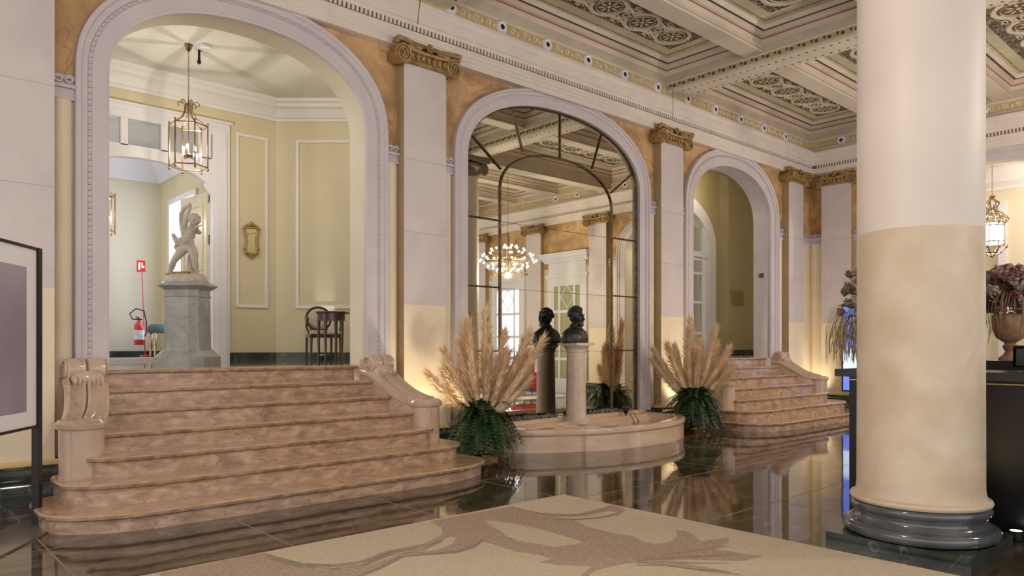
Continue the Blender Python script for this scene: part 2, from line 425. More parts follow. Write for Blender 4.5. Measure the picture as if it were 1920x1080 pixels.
# entablature: profile swept along the back wall and down the right wall
prof = [(0, 4.96), (.13, 4.96), (.13, 5.03), (.14, 5.035), (.14, 5.085), (.15, 5.09), (.15, 5.13), (.16, 5.14), (.16, 5.17), (.162, 5.24), (.17, 5.25), (.175, 5.28),
        (.19, 5.29), (.19, 5.33), (.20, 5.36), (.20, 5.44), (.21, 5.46), (.225, 5.48), (.225, 5.515), (.0, 5.53)]
path = [(-5, YW), (XE, YW), (XE, -8)]
mb = MB(); mb.sweep(path, prof, side=-1)
# dentils and beads
def dent(P, u0, u1):
    u = u0
    while u < u1:
        a = P(u, -.162, 5.18); b = P(u + .028, -.183, 5.24)
        mb.box(min(a[0], b[0]), max(a[0], b[0]), min(a[1], b[1]), max(a[1], b[1]), 5.18, 5.24); u += .056
dent(PM, 1.8, XE - .26); dent(PE, -6, YW - .26)
struct('trim_5', mb, CORN, smooth=25)
mb = MB(); gp = [(.1605, 5.176), (.1640, 5.176), (.1640, 5.241), (.1625, 5.242)]
mb.sweep(path, gp, side=-1)
struct('trim_6', mb, DARKGAP)
# frieze of roundels above the cornice
mb = MB(); fp = [(0, 5.56), (.02, 5.60), (.02, 5.64), (.028, 5.645), (.028, 5.785), (.02, 5.79), (.02, 5.83), (0, 5.84)]
mb.sweep(path, fp, side=-1, mats=[0, 0, 0, 1, 0, 0, 0])
fr = struct('trim_7', mb, [CEILB, OCHRE])
def roundel(P, u, par):
    m_ = MB()
    for r0, r1, d0, d1, mi in ((.098, .070, .03, .055, 0), (.070, .046, .055, .042, 1), (.046, .036, .042, .05, 0), (.036, .0, .05, .05, 2)):
        rows = [[P(u + r * math.cos(2 * PI * k / 20), -d, 5.715 + r * math.sin(2 * PI * k / 20)) for k in range(20)] for r, d in ((r0, d0), (r1, d1))]
        m_.grid(rows, mi, close=True)
    o = build('roundel', m_, [WHITEW, POSTW, SCREENB], parent=par); return o
for i in range(13):
    u = 4.04 + .872 * i
    if abs(u - 5.5) < .25 or abs(u - 10.6) < .25: continue
    roundel(PM, u, fr)
for i in range(9): roundel(PE, 6.9 - .872 * i, fr)
mb = MB()
def scroll_row(P, u0, u1):
    u = u0
    while u < u1:
        for k in range(3):
            cx = u + k * .215
            pts = [P(cx + .045 * math.cos(t) * (1 - t / 14), -.034, 5.715 + .045 * math.sin(t) * (1 - t / 14)) for t in [j * .7 for j in range(12)]]
            mb.tube(pts, .009, 4)
            mb.ell(P(cx + .10, -.03, 5.70), (.018, .018, .03), 6, 4)
        u += .872
scroll_row(PM, 4.04 + .2, XE - .5); scroll_row(PE, -5, YW - .8)
o = build('scrollwork', mb, CEILW, parent=fr)
# spandrel ceiling line: impost blocks beside the arches
def impost(P, a, b, nm):
    mb = MB()
    mb.prism([(a, 0), (b, 0), (b, -.05), (a, -.05)], 3.56, 3.59, P=lambda u, w, z: P(u, w, z))
    mb.prism([(a, 0), (b, 0), (b, -.035), (a, -.035)], 3.59, 3.66, P=lambda u, w, z: P(u, w, z))
    mb.prism([(a, 0), (b, 0), (b, -.07), (a, -.07)], 3.66, 3.69, P=lambda u, w, z: P(u, w, z))
    n = max(1, round((b - a) / .10))
    for i in range(n):
        c = a + (b - a) * (i + .5) / n
        pts = [P(c + .04 * math.cos(t) * (1 - t / 16), -.05, 3.735 + .04 * math.sin(t) * (1 - t / 16)) for t in [j * .6 for j in range(16)]]
        mb.tube(pts, .010, 5)
    mb.prism([(a, 0), (b, 0), (b, -.025), (a, -.025)], 3.69, 3.78, P=lambda u, w, z: P(u, w, z))
    # rounded strip below
    mid = (a + b) / 2; hw = (b - a) / 2
    rows = [[P(mid + hw * .9 * math.cos(t), -.05 * math.sin(t), z) for t in [PI * k / 10 for k in range(11)]] for z in (.37, 3.56)]
    mb.grid(rows, 1)
    return struct(nm, mb, [TRIM, CREAM], smooth=30)
k = 8
for a, b in ((1.36, 1.53), (4.81, 4.98), (5.62, 5.81), (9.89, 10.08), (10.72, 10.89), (14.17, 14.40)):
    impost(PM, a, b, 'trim_%d' % k); k += 1
for a, b in ((15.05, 15.64),): impost(PM, a, b, 'trim_%d' % k); k += 1
for a, b in ((7.28, 7.60), (6.34, 6.64), (1.97, 2.26)): impost(PE, a, b, 'trim_%d' % k); k += 1
# baseboards
skp = [(.13, 0), (.13, .10), (.09, .14), (.075, .19), (.10, .23), (.10, .28), (.05, .31), (.05, .33), (0, .33)]
gsp = [(0, .331), (.035, .331), (.035, .355), (.015, .375), (0, .375)]
def skirt(nm, paths):
    mb = MB()
    for p in paths: mb.sweep(p, skp, side=-1); mb.sweep(p, gsp, 1, side=-1)
    return struct(nm, mb, [GREENM, GOLDLINE], smooth=40)
skirt('baseboard_back', [[(-5, YW), (1.20, YW)], [(5.10, YW), (5.84, YW)], [(9.89, YW), (10.6, YW)], [(14.5, YW), (XE, YW)]])
skirt('baseboard_right', [[(XE, YW), (XE, 6.35)], [(XE, 2.25), (XE, 1.1)], [(XE, -.35), (XE, -1.4)], [(XE, -3.0), (XE, -8)]])

# ---------------------------------------------------------------- coffered ceiling
ceil = MB()
XM = [(-4.70, .23), (.60, 5.33), (5.70, 10.43), (10.80, XE)]
YM = [(-8.0, -3.9), (-3.55, 1.66), (2.03, YW)]
ZB, ZB2, ZP = 5.67, 5.86, 6.20
def ring(x0, x1, y0, y1, i0, z0, i1, z1, m):
    a = [(x0 + i0, y0 + i0, z0), (x1 - i0, y0 + i0, z0), (x1 - i0, y1 - i0, z0), (x0 + i0, y1 - i0, z0)]
    b = [(x0 + i1, y0 + i1, z1), (x1 - i1, y0 + i1, z1), (x1 - i1, y1 - i1, z1), (x0 + i1, y1 - i1, z1)]
    for i in range(4): ceil.quad(a[i], a[(i + 1) % 4], b[(i + 1) % 4], b[i], m)
orn_d, orn_w, orn_b, studs = MB(), MB(), MB(), MB()
def annulus(mb, cx, cy, z, ro, ri, n=26, e=1.0):
    rows = [[(cx + r * math.cos(2 * PI * k / n), cy + r * e * math.sin(2 * PI * k / n), z + dz) for k in range(n)] for r, dz in ((ro, 0), (ro * .97, -.018), (ri * 1.04, -.018), (ri, 0))]
    mb.grid(rows, close=True)
def ornament(x0, x1, y0, y1):
    z = ZP - .004
    orn_d.box(x0, x1, y0, y1, z - .004, z)
    zz = z - .004
    cy = (y0 + y1) / 2; n = max(1, round((x1 - x0) / .78)); p = (x1 - x0) / n
    R = min(.30, (y1 - y0) / 2 * .8)
    for i in range(n):
        c = x0 + p * (i + .5)
        annulus(orn_w, c, cy, zz, R * 1.16, R * .90); orn_b.lathe([(R * .90, -.006), (R * .90, 0)], (c, cy, zz), 24)
        for k in range(8):
            a = 2 * PI * k / 8
            orn_w.ell((c + R * .42 * math.cos(a), cy + R * .42 * math.sin(a), zz - .008), (R * .22, R * .07, .008), 6, 4, R=Matrix.Rotation(a, 3, 'Z'))
        orn_w.ell((c, cy, zz - .008), (R * .12, R * .12, .012), 8, 4)
        annulus(orn_w, c, cy, zz, R * .78, R * .72)
        if i < n - 1:
            d = c + p / 2; r = R * .50
            annulus(orn_w, d, cy, zz, r, r * .74, 18); orn_b.lathe([(r * .74, -.006), (r * .74, 0)], (d, cy, zz), 16)
            annulus(orn_w, d, cy, zz, r * .5, r * .36, 12)
            for sgn in (-1, 1):
                orn_w.tube([(c + R * .75 * math.cos(t), cy + sgn * R * .85 + 0, zz) for t in (1.2,)] + [(d, cy + sgn * r * 1.05, zz - .01), (c + p - R * .5, cy + sgn * R * .9, zz)], .022, 5)
                orn_w.tube([(d + (.10 * math.cos(t)) * (1 - t / 9), cy + sgn * (R * .93 - .10 * (1 - t / 9) * math.sin(t) * .5), zz) for t in [j * .8 for j in range(8)]], .012, 4)
    # leaf border
    u = x0
    while u < x1:
        for yy in (y0, y1): orn_d.ell((u, yy, z), (.03, .022, .004), 5, 3)
        u += .09
    u = y0
    while u < y1:
        for xx in (x0, x1): orn_d.ell((xx, u, z), (.022, .03, .004), 5, 3)
        u += .09
    bx0, bx1, by0, by1 = x0 - .2, x1 + .2, y0 - .2, y1 + .2   # fine tracery line round it
    zt = ZP - .003
    for (a, b, c, d) in ((bx0, bx1, by0, by0 + .012), (bx0, bx1, by1 - .012, by1), (bx0, bx0 + .012, by0, by1), (bx1 - .012, bx1, by0, by1)):
        orn_d.box(a, b, c, d, zt - .002, zt)
for (x0, x1) in XM:
    for (y0, y1) in YM:
        ring(x0, x1, y0, y1, 0, ZB, 0, ZB2, 0)
        # secondary beams
        ys = []
        yy = 6.08 if y1 == YW else (-.18 if y0 > -4 else -5.7)
        for st_ in ((6.08, 5.84), (4.10, 3.86)) if y1 == YW else (((-.05, -.29), (-1.9, -2.14)) if y0 > -4 else ((-5.8, -6.04),)):
            ys.append(st_)
        edges = [y1] + [v for st_ in ys for v in st_] + [y0]
        for i in range(0, len(edges), 2):
            ya, yb = edges[i + 1], edges[i]
            ring(x0, x1, ya, yb, 0, ZB2, 0, 5.98, 0)
            ring(x0, x1, ya, yb, 0, 5.98, .025, 6.05, 1)
            ring(x0, x1, ya, yb, .025, 6.05, .03, 6.065, 2)
            ring(x0, x1, ya, yb, .03, 6.065, .07, 6.075, 1)
            ring(x0, x1, ya, yb, .07, 6.075, .085, 6.14, 1)
            ring(x0, x1, ya, yb, .085, 6.14, .12, 6.145, 3)
            ring(x0, x1, ya, yb, .12, 6.145, .16, ZP, 4)
            ceil.quad((x0 + .16, ya + .16, ZP), (x1 - .16, ya + .16, ZP), (x1 - .16, yb - .16, ZP), (x0 + .16, yb - .16, ZP), 5)
            if x1 > 3: ornament(x0 + .48, x1 - .48, ya + .46, yb - .42)
        for a, b in ys:
            ceil.quad((x0, b, ZB2), (x1, b, ZB2), (x1, a, ZB2), (x0, a, ZB2), 4)
            # moulded edges on the secondary beam
            for yy in (a, b):
                sg = 1 if yy == a else -1
                ceil.box(x0, x1, min(yy, yy + sg * .03), max(yy, yy + sg * .03), ZB2, ZB2 + .03, 4)
                ceil.box(x0, x1, min(yy, yy + sg * .02), max(yy, yy + sg * .02), ZB2 + .06, ZB2 + .10, 1)
        # studs along the main beams
        if x1 > 3:
            u = y0 + .08
            while u < y1 - .05:
                for xx in (x0, x1):
                    if xx == XE: continue
                    sg = 1 if xx == x0 else -1
                    studs.ell((xx + sg * .012, u, 5.775), (.010, .030, .026), 6, 4)
                    studs.ell((xx + sg * .012, u + .075, 5.79), (.010, .018, .026), 5, 4)
                u += .19
# mouldings on main beams
for i in range(3):
    xa, xb = XM[i][1], XM[i + 1][0]
    for y0, y1 in YM:
        for xx, sg in ((xa, -1), (xb, 1)):
            lo, hi = min(xx, xx + sg * .028), max(xx, xx + sg * .028)
            ceil.box(lo, hi, y0, y1, ZB, ZB + .035, 4); ceil.box(min(xx, xx + sg * .012), max(xx, xx + sg * .012), y0, y1, 5.72, 5.735, 4)
            ceil.box(min(xx, xx + sg * .006), max(xx, xx + sg * .006), y0, y1, 5.74, 5.815, 6)
            ceil.box(min(xx, xx + sg * .02), max(xx, xx + sg * .02), y0, y1, 5.815, 5.835, 4)
for xa, xb in [(XM[i][1], XM[i + 1][0]) for i in range(3)] + [(-5, XM[0][0])]:
    ceil.box(xa, xb, -8, YW, ZB, ZB + .01, 4)
    if xa > 0:
        u = -7
        while u < YW - .2:
            for xx in (xa + .05, xb - .05): studs.box(xx - .012, xx + .012, u, u + .03, ZB - .004, ZB + .002)
            u += .12
for ya, yb in ((-3.9, -3.55), (1.66, 2.03)):
    ceil.box(-5, XE, ya, yb, ZB - .002, ZB + .01, 4)
ceil.box(-5, 20.5, -8.2, YW + .5, 6.5, 6.6, 5)
cl = struct('ceiling', ceil, [CEILA, CEILB, LINER, LINED, CEILW, CEILP, OCHRE], merge=False)
build('painted_panel', orn_d, ORND, parent=cl, merge=False); build('scroll_relief', orn_w, ORNW, parent=cl, merge=False)
build('medallion', orn_b, ORNB, parent=cl, merge=False); build('beam_stud', studs, DOTS, parent=cl, merge=False)

# ---------------------------------------------------------------- vestibule behind the left arch
def panel_frame(mb, a, b, z0, z1, out, wd=.05, th=.025, m=0):
    """rectangular moulding on the vertical plane through a,b (xy), standing out along 'out'"""
    a = Vector(a); b = Vector(b); d = (b - a).normalized(); o = Vector(out)
    def bar(p, q, za, zb):
        pr = [(p, 0), (q, 0), (q, th), (p, th)]
        pts = [p, q, q + o * th, p + o * th]
        mb.prism([(v.x, v.y) for v in pts], za, zb, m)
    bar(a, a + d * wd, z0, z1); bar(b - d * wd, b, z0, z1)
    bar(a + d * wd, b - d * wd, z0, z0 + wd); bar(a + d * wd, b - d * wd, z1 - wd, z1)
VY, VX = 12.4, 5.62
C1 = (8.0, VY - (8.0 - VX) * .67 / .742)
mb = MB(); mb.prism([(-1.5, 7.95), (8.0, 7.95), C1, (VX, VY), (VX, VY + .1), (-1.5, VY + .1)], PF - .12, PF)
mb.box(-1.5, 4.9, VY, 16.2, PF - .12, PF + .03)
struct('floor_vestibule', mb, GREYM if False else mat('polished_grey_green_marble', (.13, .13, .11), (.24, .23, .20), 2.5, .05, coat=.5))
mb = MB(); VC = 5.62
def vw(pts, z0, z1, m=0):
    for a, b in zip(pts[:-1], pts[1:]): mb.quad((*a, z0), (*b, z0), (*b, z1), (*a, z1), m)
# back wall with the door opening 2.40..4.48, arched head
DL, DR, DC = 2.42, 4.50, 3.46
do_ = [(DL, PF), (DL, 3.95)] + [(DC + 1.04 * math.cos(a), 3.95 + .42 * math.sin(a)) for a in [PI - PI * i / 16 for i in range(1, 16)]] + [(DR, 3.95), (DR, PF)]
vw([(-1.5, VY), (DL, VY)], PF, VC + .1); vw([(DR, VY), (VX, VY), C1, (8.0, 7.95)], PF, VC + .1)
mb.quad((DL, VY, 4.98), (DR, VY, 4.98), (DR, VY, VC + .1), (DL, VY, VC + .1))
struct('wall_vestibule', mb, YELLOW)
mb = MB(); mb.prism([(-1.5, 7.9), (8.05, 7.9), (8.05, C1[1]), (VX, VY + .03), (-1.5, VY + .03)], VC, VC + .05)
struct('ceiling_vestibule', mb, VCEIL)
mb = MB()
cp = [(0, 5.30), (.03, 5.30), (.04, 5.34), (.07, 5.36), (.10, 5.42), (.16, 5.48), (.22, 5.50), (.24, 5.55), (.30, 5.57), (.32, VC), (0, VC)]
mb.sweep([(-1.5, VY), (VX, VY), C1, (8.0, 7.95)], cp, side=-1)
ch = Vector((.742, -.67)); cn = Vector((-.67, -.742))
P0 = Vector((VX, VY))
panel_frame(mb, (4.90, VY), (5.46, VY), 2.02, 4.98, (0, -1))
q0, q1 = P0 + ch * .35, P0 + ch * 2.1
panel_frame(mb, q0, q1, 2.02, 4.98, cn)
struct('trim_20', mb, WHITEW if False else mat('white_moulding', (.74, .73, .72), rough=.5), smooth=25)
mb = MB(); sp2 = [(0, PF), (.03, PF), (.03, PF + .115), (0, PF + .12)]
mb.sweep([(4.80, VY), (VX, VY), C1, (8.0, 7.95)], sp2, side=-1)
struct('baseboard_vestibule', mb, GREENM)
# white door surround with transom lights
mb = MB()
for a, b in ((2.14, DL), (DR, 4.78)):
    mb.box(a, b, VY - .06, VY + .12, PF, 4.98); mb.box(a + .06, b - .06, VY - .09, VY - .06, PF, 4.9)
mb.box(2.14, 4.78, VY - .06, VY + .12, 4.98, 5.06); mb.box(2.10, 4.82, VY - .09, VY + .0, 5.06, 5.10)
mb.box(DL, DR, VY - .05, VY + .1, 4.86, 4.98)
for x in (DL + .02, 3.12, 3.70, DR - .22): mb.box(x, x + (.10 if x != DR - .22 else .2), VY - .04, VY + .08, 4.30, 4.88)
top = 4.44                                        # curved rail below the lights
for i in range(20):
    a = DL + (DR - DL) * i / 20; b = DL + (DR - DL) * (i + 1) / 20
    za = 3.86 + .42 * math.sqrt(max(0, 1 - ((a - DC) / 1.04) ** 2)); zb = 3.86 + .42 * math.sqrt(max(0, 1 - ((b - DC) / 1.04) ** 2))
    for y in (VY - .05, VY + .09): mb.quad((a, y, za), (b, y, zb), (b, y, top), (a, y, top))
    mb.quad((a, VY - .05, za), (b, VY - .05, zb), (b, VY + .09, zb), (a, VY + .09, za))
mb.box(DL, DR, VY - .04, VY + .08, 4.40, 4.46)
mb.box(2.10, 4.56, VY - .10, VY + .25, PF, PF + .045)
d1 = struct('door_1', mb, WHITEW)
g = MB(); g.box(DL, DR, VY + .01, VY + .02, 4.45, 4.87); build('transom_glass', g, TGLASS, parent=d1)
# open leaf, folded back into the far room
mb = MB(); lp = Vector((DR, VY + .10)); ld = Vector((-.10, 1)).normalized(); ln = Vector((-ld.y, ld.x))
def leafbox(mb, s0, s1, z0, z1, t0, t1, m=0):
    p = [lp + ld * s0 + ln * t0, lp + ld * s1 + ln * t0, lp + ld * s1 + ln * t1, lp + ld * s0 + ln * t1]
    mb.prism([(v.x, v.y) for v in p], z0, z1, m)
leafbox(mb, 0, .98, PF + .05, 3.92, 0, .05)
for z0, z1 in ((1.35, 1.95), (2.10, 3.75)):
    for s0, s1 in ((.12, .16), (.82, .86)): leafbox(mb, s0, s1, z0, z1, .05, .065)
    for za in (z0, z1 - .04): leafbox(mb, .16, .82, za, za + .04, .05, .065)
lf = struct('door_2', mb, mat('cream_door_paint', (.62, .56, .42), (.68, .62, .48), 2, .35))
h = MB()
for z in (1.45, 2.25, 3.05, 3.75): h.box(DR - .012, DR + .03, VY + .085, VY + .14, z, z + .16)
build('hinge', h, BLACKM, parent=lf)
# far room
mb = MB(); RX, RY, RC = 4.72, 15.8, 5.10
mb.quad((-1.5, RY, PF), (2.9, RY, PF), (2.9, RY, RC), (-1.5, RY, RC), 0)
mb.quad((3.62, RY, PF), (RX, RY, PF), (RX, RY, RC), (3.62, RY, RC), 0)
mb.quad((2.9, RY, 3.75), (3.62, RY, 3.75), (3.62, RY, RC), (2.9, RY, RC), 0)
W0, W1 = 13.75, 15.1
mb.quad((RX, VY + .12, PF), (RX, W0, PF), (RX, W0, RC), (RX, VY + .12, RC), 1)
mb.quad((RX, W1, PF), (RX, RY, PF), (RX, RY, RC), (RX, W1, RC), 1)
mb.quad((RX, W0, PF), (RX, W1, PF), (RX, W1, 1.5), (RX, W0, 1.5), 1); mb.quad((RX, W0, 4.1), (RX, W1, 4.1), (RX, W1, RC), (RX, W0, RC), 1)
mb.quad((2.6, 17, PF), (4.2, 17, PF), (4.2, 17, 3.9), (2.6, 17, 3.9), 0); mb.quad((3.62, RY, PF), (3.62, 17, PF), (3.62, 17, 3.9), (3.62, RY, 3.9), 0)
struct('wall_far_room', mb, [mat('pale_greenish_white_wall', (.64, .62, .50), rough=.6), YELLOW])
mb = MB(); mb.box(-1.5, RX + .1, VY + .1, RY + .1, RC, RC + .05)
mb.sweep([(-1.5, RY), (RX, RY), (RX, VY + .12)], [(0, RC - .48), (.05, RC - .48), (.10, RC - .36), (.2, RC - .22), (.34, RC - .08), (.36, RC), (0, RC)], side=-1)
struct('ceiling_far_room', mb, mat('bluish_white_ceiling', (.70, .70, .76), rough=.6))
mb = MB(); panel = [(2.78, 2.9), (3.62, 3.76)]
for a, b in panel: mb.box(a, b, RY - .05, RY + .05, PF, 3.85)
mb.box(2.78, 3.76, RY - .05, RY + .05, 3.75, 3.87)
for a, b in ((W0 - .10, W0), (W1, W1 + .10)): mb.box(RX - .05, RX + .05, a, b, 1.4, 4.2)
mb.box(RX - .05, RX + .05, W0, W1, 4.1, 4.2); mb.box(RX - .05, RX + .05, W0, W1, 1.4, 1.5)
struct('trim_21', mb, WHITEW)
mb = MB(); mb.box(RX + .02, RX + .03, W0, W1, 1.5, 4.1); struct('window_1', mb, WINL)
mb = MB(); mb.sweep([(3.76, RY), (RX, RY), (RX, VY + 1.2)], [(0, PF), (.03, PF), (.03, PF + .13), (0, PF + .13)], side=-1); mb.box(2.6, 3.5, 16.95, 16.99, PF, PF + .14)
struct('baseboard_far_room', mb, GREENM)

# ---------------------------------------------------------------- passage behind the right arch
mb = MB(); mb.box(9.6, 17.2, 7.95, 9.5, PF - .12, PF); struct('floor_passage', mb, GREYM)
QY = 9.35
mb = MB(); mb.box(14.66, 17.2, QY, QY + .1, PF, 5.3); mb.box(9.6, 11.2, QY, QY + .1, PF, 5.3)
o = arch(12.93, 1.73, PF, 3.55, 4.72)
for a, b in zip(o[1:-2], o[2:-1]): mb.quad((a[0], QY, a[1]), (b[0], QY, b[1]), (b[0], QY, 5.3), (a[0], QY, 5.3))
mb.quad((17.2, 7.95, PF), (17.2, QY, PF), (17.2, QY, 5.3), (17.2, 7.95, 5.3))
mb.box(9.6, 17.2, 7.92, QY + .1, 5.3, 5.35)
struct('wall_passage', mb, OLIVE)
mb = MB(); mb.box(14.66, 17.2, QY - .03, QY, PF, PF + .14); struct('baseboard_passage', mb, GREENM)
# arched white door frame with glazed leaf
mb = MB()
rows = [[(x, y, z) for x, z in arch(12.93, hw, PF, 3.55, ap)] for hw, ap, y in ((1.73, 4.72, QY - .04), (1.66, 4.65, QY - .08), (1.42, 4.41, QY - .06), (1.38, 4.37, QY + .05))]
mb.grid(rows); mb.box(11.5, 14.36, QY - .04, QY + .05, 3.33, 3.45)
for x in (13.52, 14.16): mb.box(x, x + .10, QY - .03, QY + .05, 3.4, 3.46 + (.55 if x > 14 else .86))
d3 = struct('door_3', mb, WHITEW, smooth=30)
lf = MB(); lf.box(13.62, 13.76, QY - .02, QY + .04, PF, 3.33); lf.box(14.12, 14.34, QY - .02, QY + .04, PF, 3.33)
for z in (PF, 1.32, 1.62, 2.30, 2.94, 3.25): lf.box(13.76, 14.12, QY - .02, QY + .04, z, z + (.06 if z > 1.2 else .2))
lf.box(11.6, 13.5, QY - .02, QY + .04, PF, 3.33)
build('door_leaf', lf, WHITEW, parent=d3)
g = MB(); g.box(13.76, 14.12, QY, QY + .01, 1.34, 3.3); g.box(13.6, 14.2, QY, QY + .01, 3.45, 4.0); build('pane', g, TGLASS, parent=d3)
g = MB()
for z in (3.06, 2.26, 1.46): g.box(13.57, 13.63, QY - .05, QY - .02, z, z + .16)
build('hinge', g, BLACKM, parent=d3)
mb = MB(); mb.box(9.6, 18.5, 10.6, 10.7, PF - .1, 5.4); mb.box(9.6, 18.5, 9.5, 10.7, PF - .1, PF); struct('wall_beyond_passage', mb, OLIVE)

# ---------------------------------------------------------------- room beyond the right wall
mb = MB()
mb.quad((19.2, -2, 0), (19.2, 4.93, 0), (19.2, 4.93, 5.4), (19.2, -2, 5.4)); mb.quad((19.2, 5.9, 0), (19.2, 7.5, 0), (19.2, 7.5, 5.4), (19.2, 5.9, 5.4))
mb.quad((19.2, 4.93, 4.5), (19.2, 5.9, 4.5), (19.2, 5.9, 5.4), (19.2, 4.93, 5.4)); mb.quad((19.9, 4.5, 0), (19.9, 6.4, 0), (19.9, 6.4, 5.4), (19.9, 4.5, 5.4))
mb.quad((15.95, 7.5, 0), (19.2, 7.5, 0), (19.2, 7.5, 5.4), (15.95, 7.5, 5.4))
struct('wall_side_room', mb, CREAMROOM)
mb = MB(); mb.box(15.9, 20, -2, 7.5, 5.32, 5.4); mb.sweep([(15.95, 7.5), (19.2, 7.5), (19.2, -2)], [(0, 4.86), (.03, 4.86), (.05, 4.93), (.16, 5.02), (.22, 5.18), (.3, 5.32), (0, 5.32)], side=-1)
struct('ceiling_side_room', mb, WHITECEIL, smooth=30)
mb = MB(); mb.box(19.14, 19.22, 4.80, 4.95, 0, 4.6); mb.box(19.14, 19.22, 5.88, 6.0, 0, 4.6); mb.box(19.14, 19.22, 4.95, 5.88, 4.48, 4.6)
struct('trim_22', mb, WHITEW)

# ---------------------------------------------------------------- doors and windows on the right wall (seen in the mirror)
def wall_door(yc, nm, lit):
    mb = MB()
    for a, b in ((-.78, -.6), (.6, .78)): mb.box(XE - .06, XE, yc + a, yc + b, 0, 3.2)
    mb.box(XE - .06, XE, yc - .78, yc + .78, 3.2, 3.38); mb.box(XE - .10, XE, yc - .85, yc + .85, 3.38, 3.46)
    mb.box(XE - .05, XE, yc - .75, yc + .75, 3.46, 3.82)
    for p, a, b in ((.12, 3.82, 3.88), (.18, 3.88, 3.94), (.26, 3.94, 4.02), (.32, 4.02, 4.08)): mb.box(XE - p, XE, yc - .82 - p / 2, yc + .82 + p / 2, a, b)
    # leaf bars
    for y in (-.6, -.34, .26, .52): mb.box(XE - .052, XE - .012, yc + y, yc + y + .08, .42, 3.13)
    for z in (.95, 1.62, 2.34): mb.box(XE - .05, XE - .01, yc - .6, yc + .6, z, z + .08)
    mb.box(XE - .055, XE - .01, yc - .6, yc + .6, 0, .42)
    for s1, s2 in ((1, 1), (1, -1), (-1, 1), (-1, -1)):
        mb.tube([(XE - .03, yc, 2.81 + .33 * s1), (XE - .03, yc + .26 * s2, 2.81)], .022, 4)
    mb.box(XE - .05, XE - .01, yc - .6, yc + .6, 3.13, 3.2)
    o = struct(nm, mb, WHITEW)
    g = MB(); g.box(XE - .025, XE - .02, yc - .6, yc + .6, .42, 3.2); build('pane', g, lit, parent=o)
wall_door(.38, 'door_4', mat('reflecting_olive_pane', (.34, .33, .16), rough=.15))
wall_door(-2.2, 'window_2', WINL)
# ================================================================ PILASTERS
pil = thing('pilaster', 'white and cream pilaster with gilded scroll capital between the left arch and the mirror', 'pilaster', (5.30, YW, 0), group='pilasters round the hall')
mb = MB()
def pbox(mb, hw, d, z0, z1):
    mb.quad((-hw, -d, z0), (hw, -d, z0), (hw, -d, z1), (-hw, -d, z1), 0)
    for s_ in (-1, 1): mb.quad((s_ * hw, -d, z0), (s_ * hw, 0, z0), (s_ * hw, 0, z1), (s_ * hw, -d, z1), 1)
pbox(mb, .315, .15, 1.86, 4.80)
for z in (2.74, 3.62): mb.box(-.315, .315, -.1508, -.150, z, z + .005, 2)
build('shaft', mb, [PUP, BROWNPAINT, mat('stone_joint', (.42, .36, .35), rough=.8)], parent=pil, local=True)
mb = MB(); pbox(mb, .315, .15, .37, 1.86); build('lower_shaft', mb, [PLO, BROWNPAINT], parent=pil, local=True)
mb = MB(); pp = [(-.315, -.001), (-.315, -.15), (.315, -.15), (.315, -.001)]
mb.sweep([pp[3], pp[2], pp[1], pp[0]], skp, side=1); mb.sweep([pp[3], pp[2], pp[1], pp[0]], gsp, 1, side=1)
build('base', mb, [GREENM, GOLDLINE], parent=pil, local=True, smooth=40)
mb = MB()
# Ionic capital
mb.box(-.345, .345, -.20, .0, 4.77, 4.81); mb.box(-.33, .33, -.215, .0, 4.81, 4.90)
for i in range(7):
    x = -.24 + .08 * i; mb.ell((x, -.225, 4.86), (.028, .025, .045), 8, 6); mb.tube([(x - .04, -.22, 4.90), (x - .036, -.235, 4.85), (x, -.235, 4.805)], .007, 4)
mb.tube([(-.30, -.235, 4.925), (-.1, -.245, 4.905), (.1, -.245, 4.905), (.30, -.235, 4.925)], .026, 8)
for s_ in (-1, 1):
    cx, cz = s_ * .375, 4.845
    rows = [[(cx + r * math.cos(a), y, cz + r * math.sin(a)) for a in [2 * PI * k / 28 for k in range(28)]] for y, r in ((0, .085), (-.08, .095), (-.16, .115), (-.225, .12), (-.232, .118), (-.232, .0))]
    mb.grid(rows, close=True)
    pts = [(cx + s_ * (.112 * (1 - t / 17)) * math.cos(t + 1.2), -.24, cz + (.112 * (1 - t / 17)) * math.sin(t + 1.2)) for t in [j * .35 for j in range(44)]]
    mb.tube(pts, [.015 * (1 - .4 * i / 44) for i in range(44)], 6); mb.ell((cx, -.24, cz), .022, 8, 6)
    mb.ell((s_ * .26, -.235, 4.945), (.07, .03, .035), 8, 6); mb.ell((s_ * .16, -.24, 4.955), (.05, .03, .03), 8, 6)
    for q in range(4): mb.ell((s_ * (.40 + .0 * q), -.05 - .045 * q, 4.96 + .006 * q), (.035, .025, .035), 6, 5)
    mb.ell((s_ * .44, -.24, 5.0), (.05, .05, .035), 8, 6); mb.ell((s_ * .46, -.22, 4.97), (.03, .04, .03), 8, 6)
ab = [(-.47, 0), (-.47, -.25), (-.43, -.27), (-.2, -.225), (0, -.215), (.2, -.225), (.43, -.27), (.47, -.25), (.47, 0)]
mb.prism(ab, 4.975, 5.0); mb.prism([(x * .97, y * .96) for x, y in ab], 5.0, 5.03)
for k in range(6):
    a = 2 * PI * k / 6; mb.ell((.035 * math.cos(a), -.245, 4.985 + .035 * math.sin(a)), (.024, .02, .024), 6, 5)
mb.ell((0, -.26, 4.985), .022, 8, 6)
build('capital', mb, GILT, parent=pil, local=True, smooth=40)
for x, l in ((1.04, 'wide pale pilaster at the far left behind the poster stand'), (10.40, 'white and cream pilaster with gilded scroll capital between the mirror and the right arch'),
             (14.74, 'white and cream pilaster with gilded capital right of the right arch, before the corner')):
    dup(pil, (x, YW, 0), label=l)
